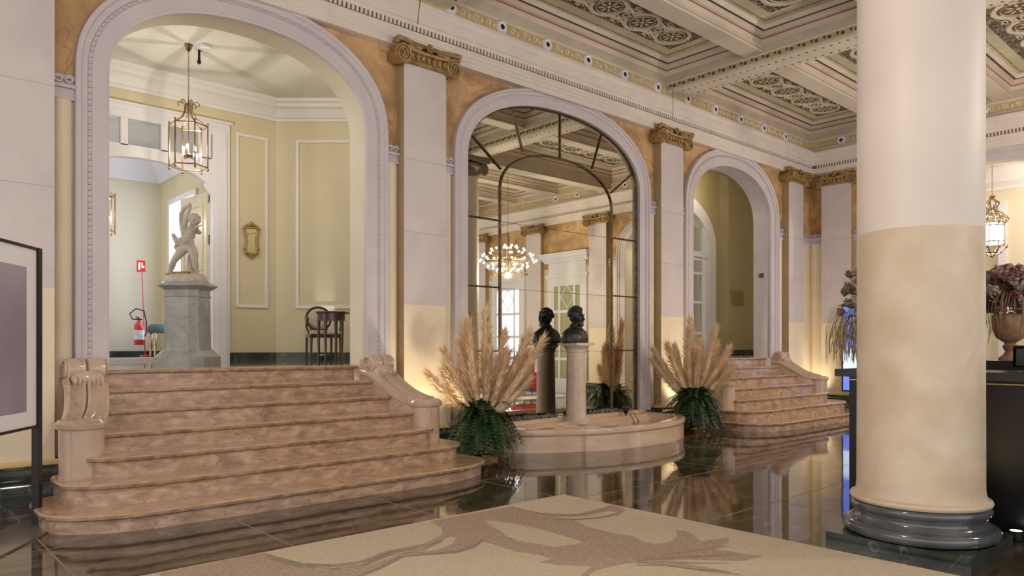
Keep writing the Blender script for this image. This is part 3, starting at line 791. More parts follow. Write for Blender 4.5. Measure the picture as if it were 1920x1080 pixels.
for y, l in ((6.96, 'gilded capital pilaster on the end wall just past the corner, left of the column'), (1.65, 'end wall pilaster right of the side arch, seen only in the mirror'),
             (-.92, 'end wall pilaster left of the chandelier reflection in the mirror'), (-3.5, 'end wall pilaster at the left edge of the mirror')):
    dup(pil, (XE, y, 0), -PI / 2, label=l)

# ================================================================ COLUMN
def column(x, y, label, top=5.67):
    t = thing('column', label, 'column', (x, y, 0))
    mb = MB(); mb.box(x - .44, x + .44, y - .44, y + .44, 0, .085); o = build('plinth', mb, GREENM, parent=t)
    mb = MB(); pr = [(.36, .085), (.455, .085)] + [(.435 + .042 * math.cos(a), .128 + .043 * math.sin(a)) for a in [-PI / 2 + PI * k / 8 for k in range(9)]]
    pr += [(.425, .172), (.425, .185), (.405, .20), (.40, .225), (.405, .235), (.405, .243)] + [(.395 + .035 * math.cos(a), .275 + .034 * math.sin(a)) for a in [-PI / 2 + PI * k / 8 for k in range(9)]] + [(.37, .31)]
    mb.lathe(pr, (x, y, 0), 64); build('base', mb, column.m, parent=t, smooth=50)
    mb = MB(); mb.lathe([(.36, .309), (.425, .309), (.432, .325), (.425, .342), (.40, .350), (.393, .37), (.387, .41), (.385, 1.05), (.385, 2.12)], (x, y, 0), 64)
    build('lower_shaft', mb, COLLO, parent=t, smooth=40)
    mb = MB(); mb.lathe([(.385, 2.12), (.385, 3.6), (.37, top - .45)], (x, y, 0), 64); build('upper_shaft', mb, COLUP, parent=t, smooth=40)
    mb = MB(); mb.lathe([(.37, top - .45), (.39, top - .43), (.37, top - .41), (.37, top - .30), (.45, top - .22), (.45, top - .16)], (x, y, 0), 48)
    for sy in (-1, 1):
        for sx in (-1, 1):
            rows = [[(x + sx * .36 + r * math.cos(a), y + sy * w_, top - .24 + r * math.sin(a)) for a in [2 * PI * k / 20 for k in range(20)]] for w_, r in ((0, .10), (.3, .12), (.36, .14), (.365, 0))]
            mb.grid(rows, close=True)
    mb.box(x - .46, x + .46, y - .46, y + .46, top - .12, top + .001)
    build('capital', mb, DARKCAP, parent=t, smooth=35)
    return t
column.m = None
column.m = mat('blue_grey_marble', (.055, .06, .07), (.12, .125, .14), 5, .13, coat=.4)
column(5.43, 1.87, 'large round cream column on a dark marble base at the right')
column(10.55, 1.87, 'second round column, seen only at the left edge of the mirror')

# ================================================================ STAIRCASES
NY = [5.80, 6.12, 6.43, 6.74, 7.05, 7.35, 7.65]          # nosing of each step
NZ = [.14, .309, .471, .635, .80, .967, PF]
HWS = [2.07, 1.91, 1.73, 1.60, 1.52, 1.46, 1.36]
RX_ = [.80, .60, .40, 0, 0, 0, 0]; RY_ = [.48, .36, .28, 0, 0, 0, 0]; SY_ = [.36, .28, .10, 0, 0, 0, 0]
def step_poly(i, back, ins=0.0):
    h = HWS[i] - ins; f = NY[i] + ins; rx, ry = RX_[i], RY_[i]
    R = []
    if rx:
        R += [(h - rx + rx * math.sin(a), f + ry - ry * math.cos(a)) for a in [PI / 2 * k / 14 for k in range(15)]]
        bx, by = (.42, .34) if i == 0 else ((.28, .25) if i == 1 else (.16, .14))
        R += [(h - bx + bx * math.cos(a), f + ry + SY_[i] + by * math.sin(a)) for a in [PI / 2 * k / 8 for k in range(1, 9)]]
        R += [(h - bx, back)]
    else: R = [(h, f), (h, back)]
    return R + [(-x, y) for x, y in R[::-1]]
def newel_top(y): pass
def staircase(cx, label):
    t = thing('staircase', label, 'staircase', (cx, YW, 0))
    for i in range(7):
        z1 = NZ[i]; z0 = 0 if i == 0 else NZ[i - 1] - .0
        mb = MB(); P = lambda x, y, z: (x, y - YW, z)
        back = 7.70 if i < 6 else 7.94
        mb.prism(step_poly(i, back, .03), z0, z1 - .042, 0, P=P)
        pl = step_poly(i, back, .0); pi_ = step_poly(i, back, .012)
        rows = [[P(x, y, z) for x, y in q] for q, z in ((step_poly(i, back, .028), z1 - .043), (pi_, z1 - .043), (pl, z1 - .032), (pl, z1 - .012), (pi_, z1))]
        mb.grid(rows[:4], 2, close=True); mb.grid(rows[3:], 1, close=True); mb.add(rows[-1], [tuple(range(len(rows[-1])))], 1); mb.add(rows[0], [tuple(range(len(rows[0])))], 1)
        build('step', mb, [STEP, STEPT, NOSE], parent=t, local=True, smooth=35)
    for s_ in (-1, 1):
        mb = MB()
        # parapet body: side profile swept in x; path in (y, top z)
        prof = [(7.62, 1.02), (7.50, 1.01), (7.40, .99), (7.30, .95), (7.20, .885), (7.10, .82), (7.00, .765), (6.90, .725), (6.82, .70), (6.76, .69)]
        def xs(y): u = (7.6 - y) / .9; return 1.365 + .20 * u * u, 1.675 + .18 * u * u
        rows = []
        for y, z in prof:
            a, b = xs(y); rows.append([(s_ * a, y - YW, .14), (s_ * b, y - YW, .0), (s_ * b, y - YW, z), (s_ * a, y - YW, z)])
        mb.grid(rows, close=True); mb.add(rows[0], [(0, 1, 2, 3)])
        ncx = s_ * 1.69; ncy = 6.76 - YW
        mb.lathe([(.175, .14), (.175, .155), (.163, .17), (.163, .69)], (ncx, ncy, 0), 32)
        # moulded cap following the slope
        rows = []
        for y, z in prof:
            a, b = xs(y); m_ = (a + b) / 2; h = (b - a) / 2
            sec = [(-h, 0), (-h - .02, .015), (-h - .02, .05), (-h, .065), (-h + .01, .085), (-h * .84, .100), (-h * .72, .066), (-h * .52, .058), (-h * .32, .066), (-h * .18, .098), (-h * .06, .098), (0, .068)]
            sec = sec + [(-p, q) for p, q in sec[::-1][1:]]
            rows.append([(s_ * (m_ + p), y - YW, z + q) for p, q in sec])
        mb.grid(rows); mb.add(rows[0], [tuple(range(len(rows[0])))]); mb.add(rows[-1], [tuple(range(len(rows[0])))])
        mb.lathe([(.163, .685), (.185, .695), (.192, .715), (.192, .735), (.178, .75), (.165, .765), (.135, .77), (.115, .758), (.07, .758), (.0, .775)], (ncx, ncy, 0), 36, cap=False)
        # scroll at the top
        sc_y, sc_z = 7.44 - YW, 1.15
        for a, b in ((1.368, 1.518), (1.522, 1.672)):
            rows = []
            for x, f in ((a, .80), (a + .015, 1), ((a + b) / 2, .93), (b - .015, 1), (b, .80)):
                rows.append([(s_ * x, sc_y + .105 * f * math.cos(t), sc_z + .105 * f * math.sin(t)) for t in [2 * PI * k / 24 for k in range(24)]])
            mb.grid(rows, close=True); mb.add(rows[0], [tuple(range(24))]); mb.add(rows[-1], [tuple(range(24))])
        for x in (1.361, 1.679):
            mb.tube([(s_ * x, sc_y + .085 * (1 - q / 16) * math.cos(q), sc_z + .085 * (1 - q / 16) * math.sin(q)) for q in [j * .5 for j in range(26)]], .012, 6)
        # acanthus leaf under the scroll
        mb.ell((s_ * 1.52, -.265, 1.065), (.135, .06, .075), 16, 10)
        for j in range(7):
            x = 1.415 + .035 * j; e = 1 - abs(j - 3) / 4.5
            mb.ell((s_ * x, -.275, 1.055 - .02 * e), (.026, .05 + .02 * e, .045 + .03 * e), 8, 6); mb.ell((s_ * x, -.285 - .02 * e, 1.02 - .03 * e), (.022, .025, .022), 7, 5)
        # back-up behind the scroll
        mb.box(min(s_ * 1.37, s_ * 1.67), max(s_ * 1.37, s_ * 1.67), -.15, .02, .95, 1.20)
        build('parapet', mb, BALU, parent=t, local=True, smooth=38)
    return t
s1 = staircase(3.11, 'wide pink stone staircase under the left arch, with curled parapets')
dup(s1, (12.59, YW, 0), label='matching pink stone staircase under the right arch, behind the pampas urn')

# ================================================================ RUG (traced pattern lies in the pile)
def fl(px, py, z=.012):
    d = FPX * (EYE - z) / (py - HZ); t = (px - 960) / FPX; r = t * d
    c_, s2 = math.cos(TH), math.sin(TH)
    return (c_ * d + s2 * r, s2 * d - c_ * r)
def z8(pts): return [fl(x / 1.5 + 300, y / 1.5 + 840) for x, y in pts]
from mathutils.geometry import tessellate_polygon
def flat(mb, poly, z, m):
    tr = tessellate_polygon([[Vector((x, y, 0)) for x, y in poly]])
    mb.add([(x, y, z) for x, y in poly], [tuple(t) for t in tr], m)
mb = MB(); mb.box(-3.0, 4.83, -3.0, 4.65, .0, .012, 0)
B1 = [(290, 292), (345, 314), (450, 332), (560, 318), (640, 288), (740, 270), (795, 244), (792, 224), (760, 206), (870, 186), (990, 163), (1040, 178), (1110, 187), (1180, 184), (1245, 168), (1270, 158), (1300, 168), (1310, 176),
      (1290, 190), (1230, 198), (1165, 204), (1205, 222), (1275, 240), (1330, 248), (1355, 262), (1395, 272), (1435, 264), (1455, 248), (1450, 230), (1490, 236), (1520, 262), (1560, 258), (1600, 250), (1600, 266), (1560, 285),
      (1660, 300), (1700, 304), (1640, 318), (1500, 314), (1390, 318), (1460, 322), (1560, 340), (1640, 358), (1560, 352), (1450, 335), (1340, 322), (1290, 328), (1225, 345), (1190, 372), (1120, 400), (900, 420), (560, 400), (330, 390), (120, 372), (0, 360), (0, 352), (150, 322)]
flat(mb, z8(B1), .0128, 1)
for L_ in ([(918, 204), (945, 206), (1000, 214), (1060, 226), (1120, 244), (1178, 260), (1192, 268), (1160, 272), (1110, 280), (1060, 270), (1010, 262), (975, 250), (955, 232), (925, 218)],
           [(905, 264), (940, 272), (1000, 292), (1060, 300), (1105, 312), (1062, 322), (1120, 330), (1215, 334), (1195, 350), (1170, 368), (1100, 385), (900, 400), (590, 385), (560, 368), (600, 352), (660, 322), (690, 304), (760, 302), (830, 298), (885, 284)],
           [(700, 288), (770, 272), (815, 250), (835, 252), (820, 272), (780, 288), (690, 296), (600, 326), (520, 340), (440, 342), (430, 336), (520, 330), (620, 306)]):
    flat(mb, z8(L_), .0136, 0)
for L_ in ([(1120, 196), (1200, 192), (1262, 178), (1290, 182), (1240, 194), (1170, 200)],):
    flat(mb, z8(L_), .0136, 0)
# darker fringe lines of the acanthus swirls
def band(pts, wd, m, z):
    q = [Vector(fl(x / 1.5 + 300, y / 1.5 + 840)) for x, y in pts]; n = len(q); Lp, Rp = [], []
    for i in range(n):
        d = (q[min(i + 1, n - 1)] - q[max(i - 1, 0)]).normalized(); nn = Vector((-d.y, d.x)); ww = wd * (.35 + .65 * math.sin(PI * i / (n - 1)))
        Lp.append(q[i] + nn * ww); Rp.append(q[i] - nn * ww)
    for i in range(n - 1): mb.quad((*Lp[i], z), (*Lp[i + 1], z), (*Rp[i + 1], z), (*Rp[i], z), m)
for k in range(3):
    o_ = k * 5
    band([(300, 300 + o_), (400, 326 + o_), (500, 330 + o_), (580, 318 + o_), (650, 292 + o_), (740, 278 + o_), (795, 258 + o_ / 2)], .012, 2, .0142)
band([(560, 360), (620, 336), (680, 306), (760, 298), (840, 290), (890, 272), (910, 258)], .02, 2, .0142)
band([(1000, 170), (1080, 186), (1170, 190), (1240, 176), (1275, 164)], .014, 2, .0142)
band([(1100, 200), (1180, 202), (1250, 194), (1300, 178)], .014, 2, .0142)
for k in range(4): band([(1340, 312 + k * 6), (1420, 300 + k * 10), (1510, 288 + k * 18), (1600, 276 + k * 24)], .012, 2 if k % 2 else 1, .0142)
# mirrored swirl on the near half, out past the frame
r_ = build('rug', mb, [RUGL, RUGB, RUGG])
tag(r_, 'large beige rug with brown acanthus swirl pattern in the foreground', 'rug')
mb = MB(); mb.box(7.8, 15.0, -6.5, 1.6, 0, .012); c_ = build('carpet', mb, CARPET)
tag(c_, 'pale grey carpet under the red chairs, seen in the mirror', 'carpet')

# ================================================================ MIRROR
MY = 7.63
t = thing('arched_mirror', 'tall arched wall mirror divided by thin brass bars behind the bust', 'mirror', (A2, MY, .30))
mb = MB(); o = arch(A2, 1.80, .28, 3.86, 4.82); c0 = (A2, MY, 2.5)
mb.add([(x, MY, z) for x, z in o], [tuple(range(len(o)))]); build('mirror_glass', mb, MIRROR, parent=t)
mb = MB(); rows = []
for hw, ap, y in ((1.80, 4.81, MY - .002), (1.80, 4.81, MY - .03), (1.775, 4.785, MY - .035), (1.765, 4.775, MY - .002)):
    rows.append([(x, y, z) for x, z in arch(A2, hw, .30, 3.86, ap)])
mb.grid(rows); build('frame', mb, BARM, parent=t, smooth=40)
mb = MB(); io = arch(A2, 1.18, .30, 3.50, 4.13)
mb.tube([(x, MY - .012, z) for x, z in io], .015, 6)
oo = arch(A2, 1.79, .30, 3.86, 4.80)
def mbar(a, b, r=.012): mb.tube([(a[0], MY - .012, a[1]), (b[0], MY - .012, b[1])], r, 6)
for a, b in (((6.12, 4.20), (6.69, 3.79)), ((6.90, 4.67), (7.10, 4.10)), ((7.85, 4.80), (7.85, 4.13)), ((8.78, 4.67), (8.56, 4.10)), ((9.58, 4.20), (9.01, 3.79))): mbar(a, b)
mb2 = MB()
for z in (3.08, 2.16, 1.29):
    mbar((6.06, z), (6.67, z)); mbar((9.03, z), (9.64, z)); mb2.box(6.67, 9.03, MY - .004, MY - .001, z - .012, z - .007)
build('glazing_bar', mb, BARM, parent=t, smooth=50); build('pane_joint', mb2, BLACKM, parent=t)

# ================================================================ BASIN
t = thing('fountain_basin', 'low curved rose marble fountain basin below the mirror', 'fountain', (A2, YW, 0))
half_ = [(0, 6.10), (.25, 6.11), (.5, 6.17), (.68, 6.25), (.80, 6.34), (.84, 6.40), (1.0, 6.38), (1.2, 6.44), (1.45, 6.54), (1.62, 6.70), (1.72, 6.92), (1.74, 7.15), (1.74, 7.45)]
outl = [(-1.66, 7.45), (-1.66, 7.06), (-1.49, 6.78), (-1.46, 6.755), (-.86, 6.41), (-.82, 6.41), (-.80, 6.37), (-.5, 6.27), (-.1, 6.20), (.25, 6.17), (.7, 6.20), (1.05, 6.27), (1.35, 6.38), (1.58, 6.52), (1.75, 6.70), (1.84, 6.90), (1.86, 7.15), (1.84, 7.45)]
def off(pl, d):
    n = len(pl); r = []
    for i in range(n):
        a = Vector(pl[max(i - 1, 0)]); b = Vector(pl[min(i + 1, n - 1)]); dd = (b - a).normalized(); nn = Vector((-dd.y, dd.x)); p = Vector(pl[i])
        r.append((p.x + nn.x * d, p.y + nn.y * d))
    return r
mb = MB()
def BP(pl, z): return [(A2 + x, y, z) for x, y in pl]
rows = [BP(off(outl, d), z) for d, z in ((.02, 0), (.02, .20), (.015, .21), (.0, .225), (-.005, .26), (.0, .285), (.02, .297), (.04, .30), (.15, .30), (.18, .285), (.21, .25), (.21, .09))]
mb.grid(rows); 
inner = off(outl, .21)
build('rim', mb, BASINM, parent=t, smooth=24)
mb = MB(); mb.prism([(A2 + x, y) for x, y in inner], .05, .09); build('basin_floor', mb, BASINF, parent=t)
mb = MB(); mb.box(A2 - 1.63, A2 + 1.80, 7.20, 7.45, .05, .24); mb.box(A2 - 1.60, A2 + 1.78, 7.28, 7.45, .24, .28); mb.box(A2 - 1.80, A2 + 1.80, 7.44, 7.60, .0, .33)
build('back_ledge', mb, BASINM, parent=t)
# pebbles and moss along the mirror foot
mb = MB(); random.seed(3)
for i in range(260):
    x = A2 - 1.1 + random.random() * 2.3
    if abs(x - 7.87) < .2: continue
    mb.ell((x, 7.50 + random.random() * .09, .335 + random.random() * .03), (.02 + .02 * random.random(), .018, .012 + .02 * random.random()), 6, 4)
o = build('moss', mb, mat('grey_green_moss', (.10, .10, .07), (.26, .25, .20), 14, .9), merge=False); tag(o, 'low grey green moss strewn along the foot of the mirror', 'moss', kind='stuff')
# ================================================================ SCULPTURE HELPERS
def capsule(mb, a, b, ra, rb, n=12):
    a = Vector(a); b = Vector(b); k = 7; pts, rs = [], []
    d = (b - a); L = max(d.length, 1e-5); d = d / L
    for i in range(1, 4): t = PI / 2 * i / 4; pts.append(a - d * ra * math.cos(t)); rs.append(ra * math.sin(t))
    for i in range(k): pts.append(a.lerp(b, i / (k - 1))); rs.append(ra + (rb - ra) * i / (k - 1))
    for i in range(3, 0, -1): t = PI / 2 * i / 4; pts.append(b + d * rb * math.cos(t)); rs.append(rb * math.sin(t))
    mb.tube(pts, rs, n)
def chain(mb, P, R):
    for i in range(len(P) - 1): capsule(mb, P[i], P[i + 1], R[i], R[i + 1])
def sculpt(name, mb, material, parent, voxel, smooth=4):
    o = build(name, mb, material, parent=parent, local=True, merge=False)
    r = o.modifiers.new('remesh', 'REMESH'); r.mode = 'VOXEL'; r.voxel_size = voxel; r.use_smooth_shade = True
    s_ = o.modifiers.new('smooth', 'SMOOTH'); s_.factor = .5; s_.iterations = smooth
    return o

# ---------------------------------------------------------------- bust on its column
BX, BY = 7.87, 7.32
t = thing('bust_pedestal', 'slim round cream rose marble pedestal carrying the black bust', 'pedestal', (BX, BY, .28))
mb = MB(); mb.lathe([(.19, .24), (.19, .30), (.165, .32), (.165, .335)], (BX, BY, 0), 36); build('base', mb, PEDM, parent=t, smooth=40)
mb = MB(); mb.lathe([(.150, .335), (.146, .4), (.134, 1.27)], (BX, BY, 0), 40); build('shaft', mb, PEDM, parent=t, smooth=40)
mb = MB(); mb.lathe([(.134, 1.27), (.15, 1.275), (.15, 1.295), (.14, 1.30), (.16, 1.335), (.195, 1.36), (.195, 1.37)], (BX, BY, 0), 40)
mb.box(BX - .19, BX + .19, BY - .19, BY + .19, 1.37, 1.405); build('capital', mb, PEDM, parent=t, smooth=40)
t = thing('portrait_bust', 'black bust of a curly haired bearded man facing outward on the pedestal', 'bust', (BX, BY, 1.405), rz=.12)
mb = MB()                                       # local: faces -Y
rows = []
for z, rx, ry, cy in ((.0, .195, .115, .02), (.02, .198, .118, .02), (.06, .198, .118, .02), (.11, .185, .112, .02), (.15, .165, .10, .02), (.18, .125, .082, .02), (.21, .075, .065, .01), (.25, .060, .062, .0)):
    rows.append([(1.30 * rx * math.cos(a) * (1 if abs(math.cos(a)) < .9 else .97), cy + 1.3 * ry * math.sin(a), z * 1.12) for a in [2 * PI * k / 28 for k in range(28)]])
mb.grid(rows, close=True); mb.add(rows[0], [tuple(range(28))]); mb.add(rows[-1], [tuple(range(28))])
capsule(mb, (0, .015, .18), (0, -.005, .33), .062, .058)
i0_ = len(mb.v)
mb.ell((0, .0, .425), (.078, .098, .105), 20, 14)        # skull
mb.ell((0, -.035, .385), (.062, .070, .085), 16, 12)     # face
mb.ell((0, -.070, .325), (.042, .038, .038), 12, 8)      # chin and beard
mb.ell((0, -.045, .31), (.052, .045, .035), 12, 8)
mb.tube([(0, -.098, .425), (0, -.118, .395), (0, -.130, .375), (0, -.105, .368)], [.010, .013, .015, .012], 8)
for s_ in (-1, 1):
    mb.ell((s_ * .030, -.095, .432), (.026, .014, .010), 8, 6)       # brow
    mb.ell((s_ * .040, -.075, .380), (.024, .022, .024), 8, 6)       # cheek
    mb.ell((s_ * .026, -.092, .350), (.022, .014, .008), 8, 6)       # moustache
    mb.ell((s_ * .080, .005, .395), (.010, .020, .030), 8, 6)        # ear
    mb.ell((s_ * .028, -.088, .413), (.012, .008, .007), 8, 6)       # eye
random.seed(5)
for i in range(95):
    a = random.random() * 2 * PI; ph = random.uniform(-.25, 1.45)
    x, y, z = .084 * math.cos(ph) * math.cos(a), .104 * math.cos(ph) * math.sin(a), .108 * math.sin(ph)
    if y < -.055 and z < .055: continue
    mb.ell((x, y + .004, .43 + z), random.uniform(.016, .024), 7, 5)
for i in range(26):
    a = random.uniform(-.9, .9); mb.ell((.052 * math.sin(a), -.045 - .048 * math.cos(a), random.uniform(.295, .335)), random.uniform(.010, .015), 6, 5)
for q in range(i0_, len(mb.v)):
    x, y, z = mb.v[q]; mb.v[q] = (x * 1.16, y * 1.12, .262 + (z - .31) * 1.13)
mb.tube([(-.17, -.06, .09), (-.09, -.105, .13), (-.02, -.118, .10), (.05, -.112, .03)], .016, 6)   # folds of the drapery
mb.tube([(.15, -.075, .12), (.08, -.105, .14), (.02, -.115, .06)], .015, 6)
sculpt('figure', mb, BLACKST, t, .0055, 2)

# ---------------------------------------------------------------- cherub on a grey marble pedestal
SX, SY = 3.24, 9.75
t = thing('statue_pedestal', 'tall grey veined marble pedestal in the vestibule behind the stairs', 'pedestal', (SX, SY, PF), rz=TH - PI / 2 - .12)
def sq(mb, prof, n=4, m=0):
    rows = [[(sx * r, sy * r, z) for sx, sy in ((-1, -1), (1, -1), (1, 1), (-1, 1))] for r, z in prof]
    mb.grid(rows, m, close=True); mb.add(rows[0], [(3, 2, 1, 0)], m); mb.add(rows[-1], [(0, 1, 2, 3)], m)
def octa(mb, prof):
    rows = [[(sx * r, sy * r, z) for sx, sy in ((-1, -.62), (-.62, -1), (.62, -1), (1, -.62), (1, .62), (.62, 1), (-.62, 1), (-1, .62))] for r, z in prof]
    mb.grid(rows, 0, close=True); mb.add(rows[0], [tuple(range(8))[::-1]]); mb.add(rows[-1], [tuple(range(8))])
mb = MB(); octa(mb, [(.335, 0), (.335, .09), (.31, .11), (.275, .15), (.255, .17), (.255, .18)]); build('base', mb, GREYM, parent=t, local=True)
mb = MB(); octa(mb, [(.24, .18), (.235, .22), (.225, .84), (.235, .845), (.235, .86), (.225, .865), (.225, .93)]); build('die', mb, GREYM, parent=t, local=True)
mb = MB(); octa(mb, [(.225, .93), (.25, .945), (.29, .975), (.30, .98), (.30, 1.0), (.26, 1.02), (.25, 1.03)]); build('cornice', mb, GREYM, parent=t, local=True)
mb = MB(); mb.lathe([(.265, 1.03), (.265, 1.05), (.245, 1.06), (.235, 1.10), (.22, 1.13)], n=8); build('plinth_block', mb, MARBLE, parent=t, local=True)
t = thing('cherub_statue', 'white marble cherub with raised arm striding on the grey pedestal', 'statue', (SX, SY, PF + 1.13), rz=TH - PI / 2)
S = .00113
def c8(x, y, d=0): return ((x - 425) * S, d, (955 - y) * S)
mb = MB()
mb.ell(c8(425, 590), (.082, .075, .078), 18, 12); mb.ell(c8(435, 500), (.084, .068, .085), 18, 12); mb.ell(c8(425, 650), (.088, .07, .055), 16, 10)
mb.ell(c8(425, 570, -.05), (.055, .04, .05), 14, 10)                       # belly
for s_ in (-1, 1): mb.ell((.012 + s_ * .042, -.055, c8(0, 480)[2]), (.036, .022, .03), 12, 8)
capsule(mb, c8(450, 440), c8(480, 395, -.01), .036, .036)
mb.ell(c8(510, 335, -.015), (.066, .068, .076), 20, 14)                   # head
mb.ell(c8(515, 365, -.045), (.050, .040, .045), 14, 10)
mb.ell(c8(523, 350, -.092), (.010, .012, .012), 8, 6)
for dx in (-22, 22): mb.ell(c8(520 + dx, 368, -.068), (.018, .016, .018), 8, 6); mb.ell(c8(518 + dx * .9, 338, -.077), (.012, .008, .006), 8, 6)
mb.ell(c8(521, 385, -.078), (.016, .01, .007), 8, 6); mb.ell(c8(520, 402, -.068), (.016, .014, .012), 8, 6)
random.seed(9)
for i in range(60):
    a = random.uniform(0, 2 * PI); ph = random.uniform(-.3, 1.5); x, y, z = .068 * math.cos(ph) * math.cos(a), .070 * math.cos(ph) * math.sin(a), .078 * math.sin(ph)
    if y < -.03 and z < .045: continue
    mb.ell((c8(510, 335)[0] + x, -.015 + y, c8(510, 335)[2] + z), random.uniform(.012, .018), 7, 5)
# legs
chain(mb, [c8(375, 660), c8(340, 720, -.03), c8(290, 800, -.05), c8(262, 850, -.03), c8(225, 930, .0)], [.064, .056, .040, .040, .024])
capsule(mb, c8(228, 938, .0), c8(205, 946, -.06), .022, .016)
chain(mb, [c8(470, 660), c8(500, 720, -.02), c8(512, 800, -.03), c8(512, 860, .0), c8(518, 925, .02)], [.064, .058, .041, .042, .025])
capsule(mb, c8(520, 938, .02), c8(560, 945, -.05), .023, .016)
for k in range(5):
    mb.ell(c8(198 + k * 6, 950, -.075 + .003 * k), (.006, .012, .006), 6, 4); mb.ell(c8(556 + k * 6, 948, -.062 + .006 * k), (.006, .012, .006), 6, 4)
# raised right arm and the long object curling over it
chain(mb, [c8(375, 440), c8(400, 370, -.01), c8(430, 290, -.02), c8(448, 225, -.01)], [.042, .034, .028, .020])
chain(mb, [c8(350, 420, .03), c8(335, 330, .03), c8(342, 260, .02), c8(380, 200, .01), c8(430, 175, .0), c8(455, 160, 0)], [.030, .027, .026, .024, .020, .012])
mb.ell(c8(452, 198, -.01), (.022, .018, .026), 10, 8)
for k in range(4): chain(mb, [c8(446 + k * 7, 185, -.01), c8(447 + k * 8, 160 + abs(k - 1) * 5, -.015), c8(452 + k * 6, 146 + abs(k - 1) * 7, -.03)], [.007, .006, .005])
chain(mb, [c8(466, 205, -.01), c8(480, 192, -.03)], [.007, .005])
# other arm, bent across with a short rod
chain(mb, [c8(500, 450), c8(545, 470, .03), c8(535, 445, -.04), c8(560, 425, -.08)], [.036, .028, .024, .017])
mb.ell(c8(568, 420, -.09), (.018, .016, .014), 10, 8)
for k in range(4): chain(mb, [c8(572, 415 + k * 5, -.09), c8(585, 413 + k * 5, -.10), c8(588, 420 + k * 4, -.11)], [.006, .005, .004])
chain(mb, [c8(530, 440, -.09), c8(622, 405, -.10)], [.010, .008])
# drapery and little wing at the hip
chain(mb, [c8(340, 560, .03), c8(285, 570, .04), c8(255, 530, .04), c8(232, 480, .03)], [.045, .036, .024, .008])
chain(mb, [c8(350, 590, .03), c8(300, 600, .04), c8(275, 630, .03), c8(282, 665, .02)], [.038, .03, .024, .012])
chain(mb, [c8(300, 560, .04), c8(262, 505, .05), c8(250, 470, .05)], [.02, .012, .006])
# tree stump support
chain(mb, [c8(440, 720, .05), c8(435, 850, .05), c8(430, 935, .05)], [.030, .042, .055]); capsule(mb, c8(390, 940, .06), c8(480, 940, .06), .03, .03)
mb.tube([c8(560, 915, -.03), c8(600, 903, -.05), c8(622, 895, -.05)], [.012, .010, .006], 8)
mb.lathe([(.20, -.004), (.20, .016), (.17, .02)], n=28, sy=.75)
sculpt('figure', mb, MARBLE, t, .0062, 3)
mb = MB(); mb.box(c8(320, 0)[0], c8(500, 0)[0], -.19, -.10, .0, .028); build('bronze_plate', mb, BRASS, parent=t, local=True)

# ---------------------------------------------------------------- lanterns
def hexa(r, z): return [(r * math.cos(PI / 6 + PI / 3 * k), r * math.sin(PI / 6 + PI / 3 * k), z) for k in range(6)]
def chainmesh(z0, z1):
    mb = MB(); z = z0; k = 0
    while z < z1:
        pts = [(.010 * math.cos(a) * (k % 2), .010 * math.cos(a) * (1 - k % 2), z + .025 + .025 * math.sin(a)) for a in [2 * PI * j / 10 for j in range(11)]]
        mb.tube(pts, .0030, 5, cap=False); z += .04; k += 1
    return mb
def lantern(loc, ceil_z, label, R=.255, H=.58):
    t = thing('lantern', label, 'lantern', loc)
    mb = MB()
    b, tp = hexa(R, 0), hexa(R, H)
    for k in range(6):
        mb.tube([b[k], tp[k]], .010, 6)
        for z_, rr in ((0, R), (H, R)): mb.tube([hexa(rr, z_)[k], hexa(rr, z_)[(k + 1) % 6]], .009, 6)
        mb.ell((tp[k][0], tp[k][1], H + .035), .016, 8, 6); mb.tube([tp[k], (tp[k][0], tp[k][1], H + .03)], .008, 6)
        mb.ell((b[k][0], b[k][1], -.035), .018, 8, 6); mb.tube([b[k], (b[k][0], b[k][1], -.03)], .008, 6)
        a = PI / 6 + PI / 3 * k; ca, sa = math.cos(a), math.sin(a)
        pr = [(R, H), (R * .8, H + .04), (.11, H + .10), (.055, H + .20), (.05, H + .29), (.08, H + .335), (.12, H + .34), (.145, H + .315), (.14, H + .285), (.12, H + .285)]
        mb.tube([(r * ca, r * sa, z) for r, z in pr], .007, 6)
    mb.lathe([(.02, H + .28), (.028, H + .30), (.012, H + .33), (.012, H + .37)], n=12)
    mb.tube([(0, 0, H + .3), (0, 0, .16)], .007, 6); mb.lathe([(.06, .14), (.07, .16), (.02, .17)], n=12)
    for k in range(3):
        a = 2 * PI * k / 3; mb.tube([(0, 0, .15), (.06 * math.cos(a), .06 * math.sin(a), .12), (.09 * math.cos(a), .09 * math.sin(a), .16)], .006, 6)
    build('frame', mb, BRASS, parent=t, local=True, smooth=50)
    mb = MB()
    for k in range(6): mb.quad(b[k], b[(k + 1) % 6], tp[(k + 1) % 6], tp[k])
    build('glass_pane', mb, GLASS, parent=t, local=True)
    for k in range(3):
        a = 2 * PI * k / 3; x, y = .09 * math.cos(a), .09 * math.sin(a)
        mb = MB(); mb.lathe([(.012, .16), (.012, .24)], (x, y, 0), 10); c = build('candle', mb, CANDLE, parent=t, local=True)
        mb = MB(); mb.ell((x, y, .27), (.017, .017, .034), 10, 8); build('bulb', mb, BULB, parent=c, local=True, smooth=60)
    z1 = ceil_z - loc[2]
    build('chain', chainmesh(H + .37, z1 - .08), BRASS, parent=t, local=True, smooth=60)
    mb = MB(); mb.lathe([(.012, z1 - .10), (.03, z1 - .08), (.05, z1 - .03), (.055, z1)], n=16); build('canopy', mb, BRASS, parent=t, local=True, smooth=60)
    return t
LZ = 3.92
L1 = lantern((3.60, 10.8, LZ - .03), 5.62, 'hexagonal glass lantern hanging in front of the white doorway')
lamp('lantern_light', 'POINT', (3.60, 10.8, LZ + .25), 62, (1, .90, .74), .03)
L2 = lantern((3.26, 14.2, 3.35), 5.10, 'smaller looking glass lantern deeper in the far room, at the arch edge', R=.235, H=.60)
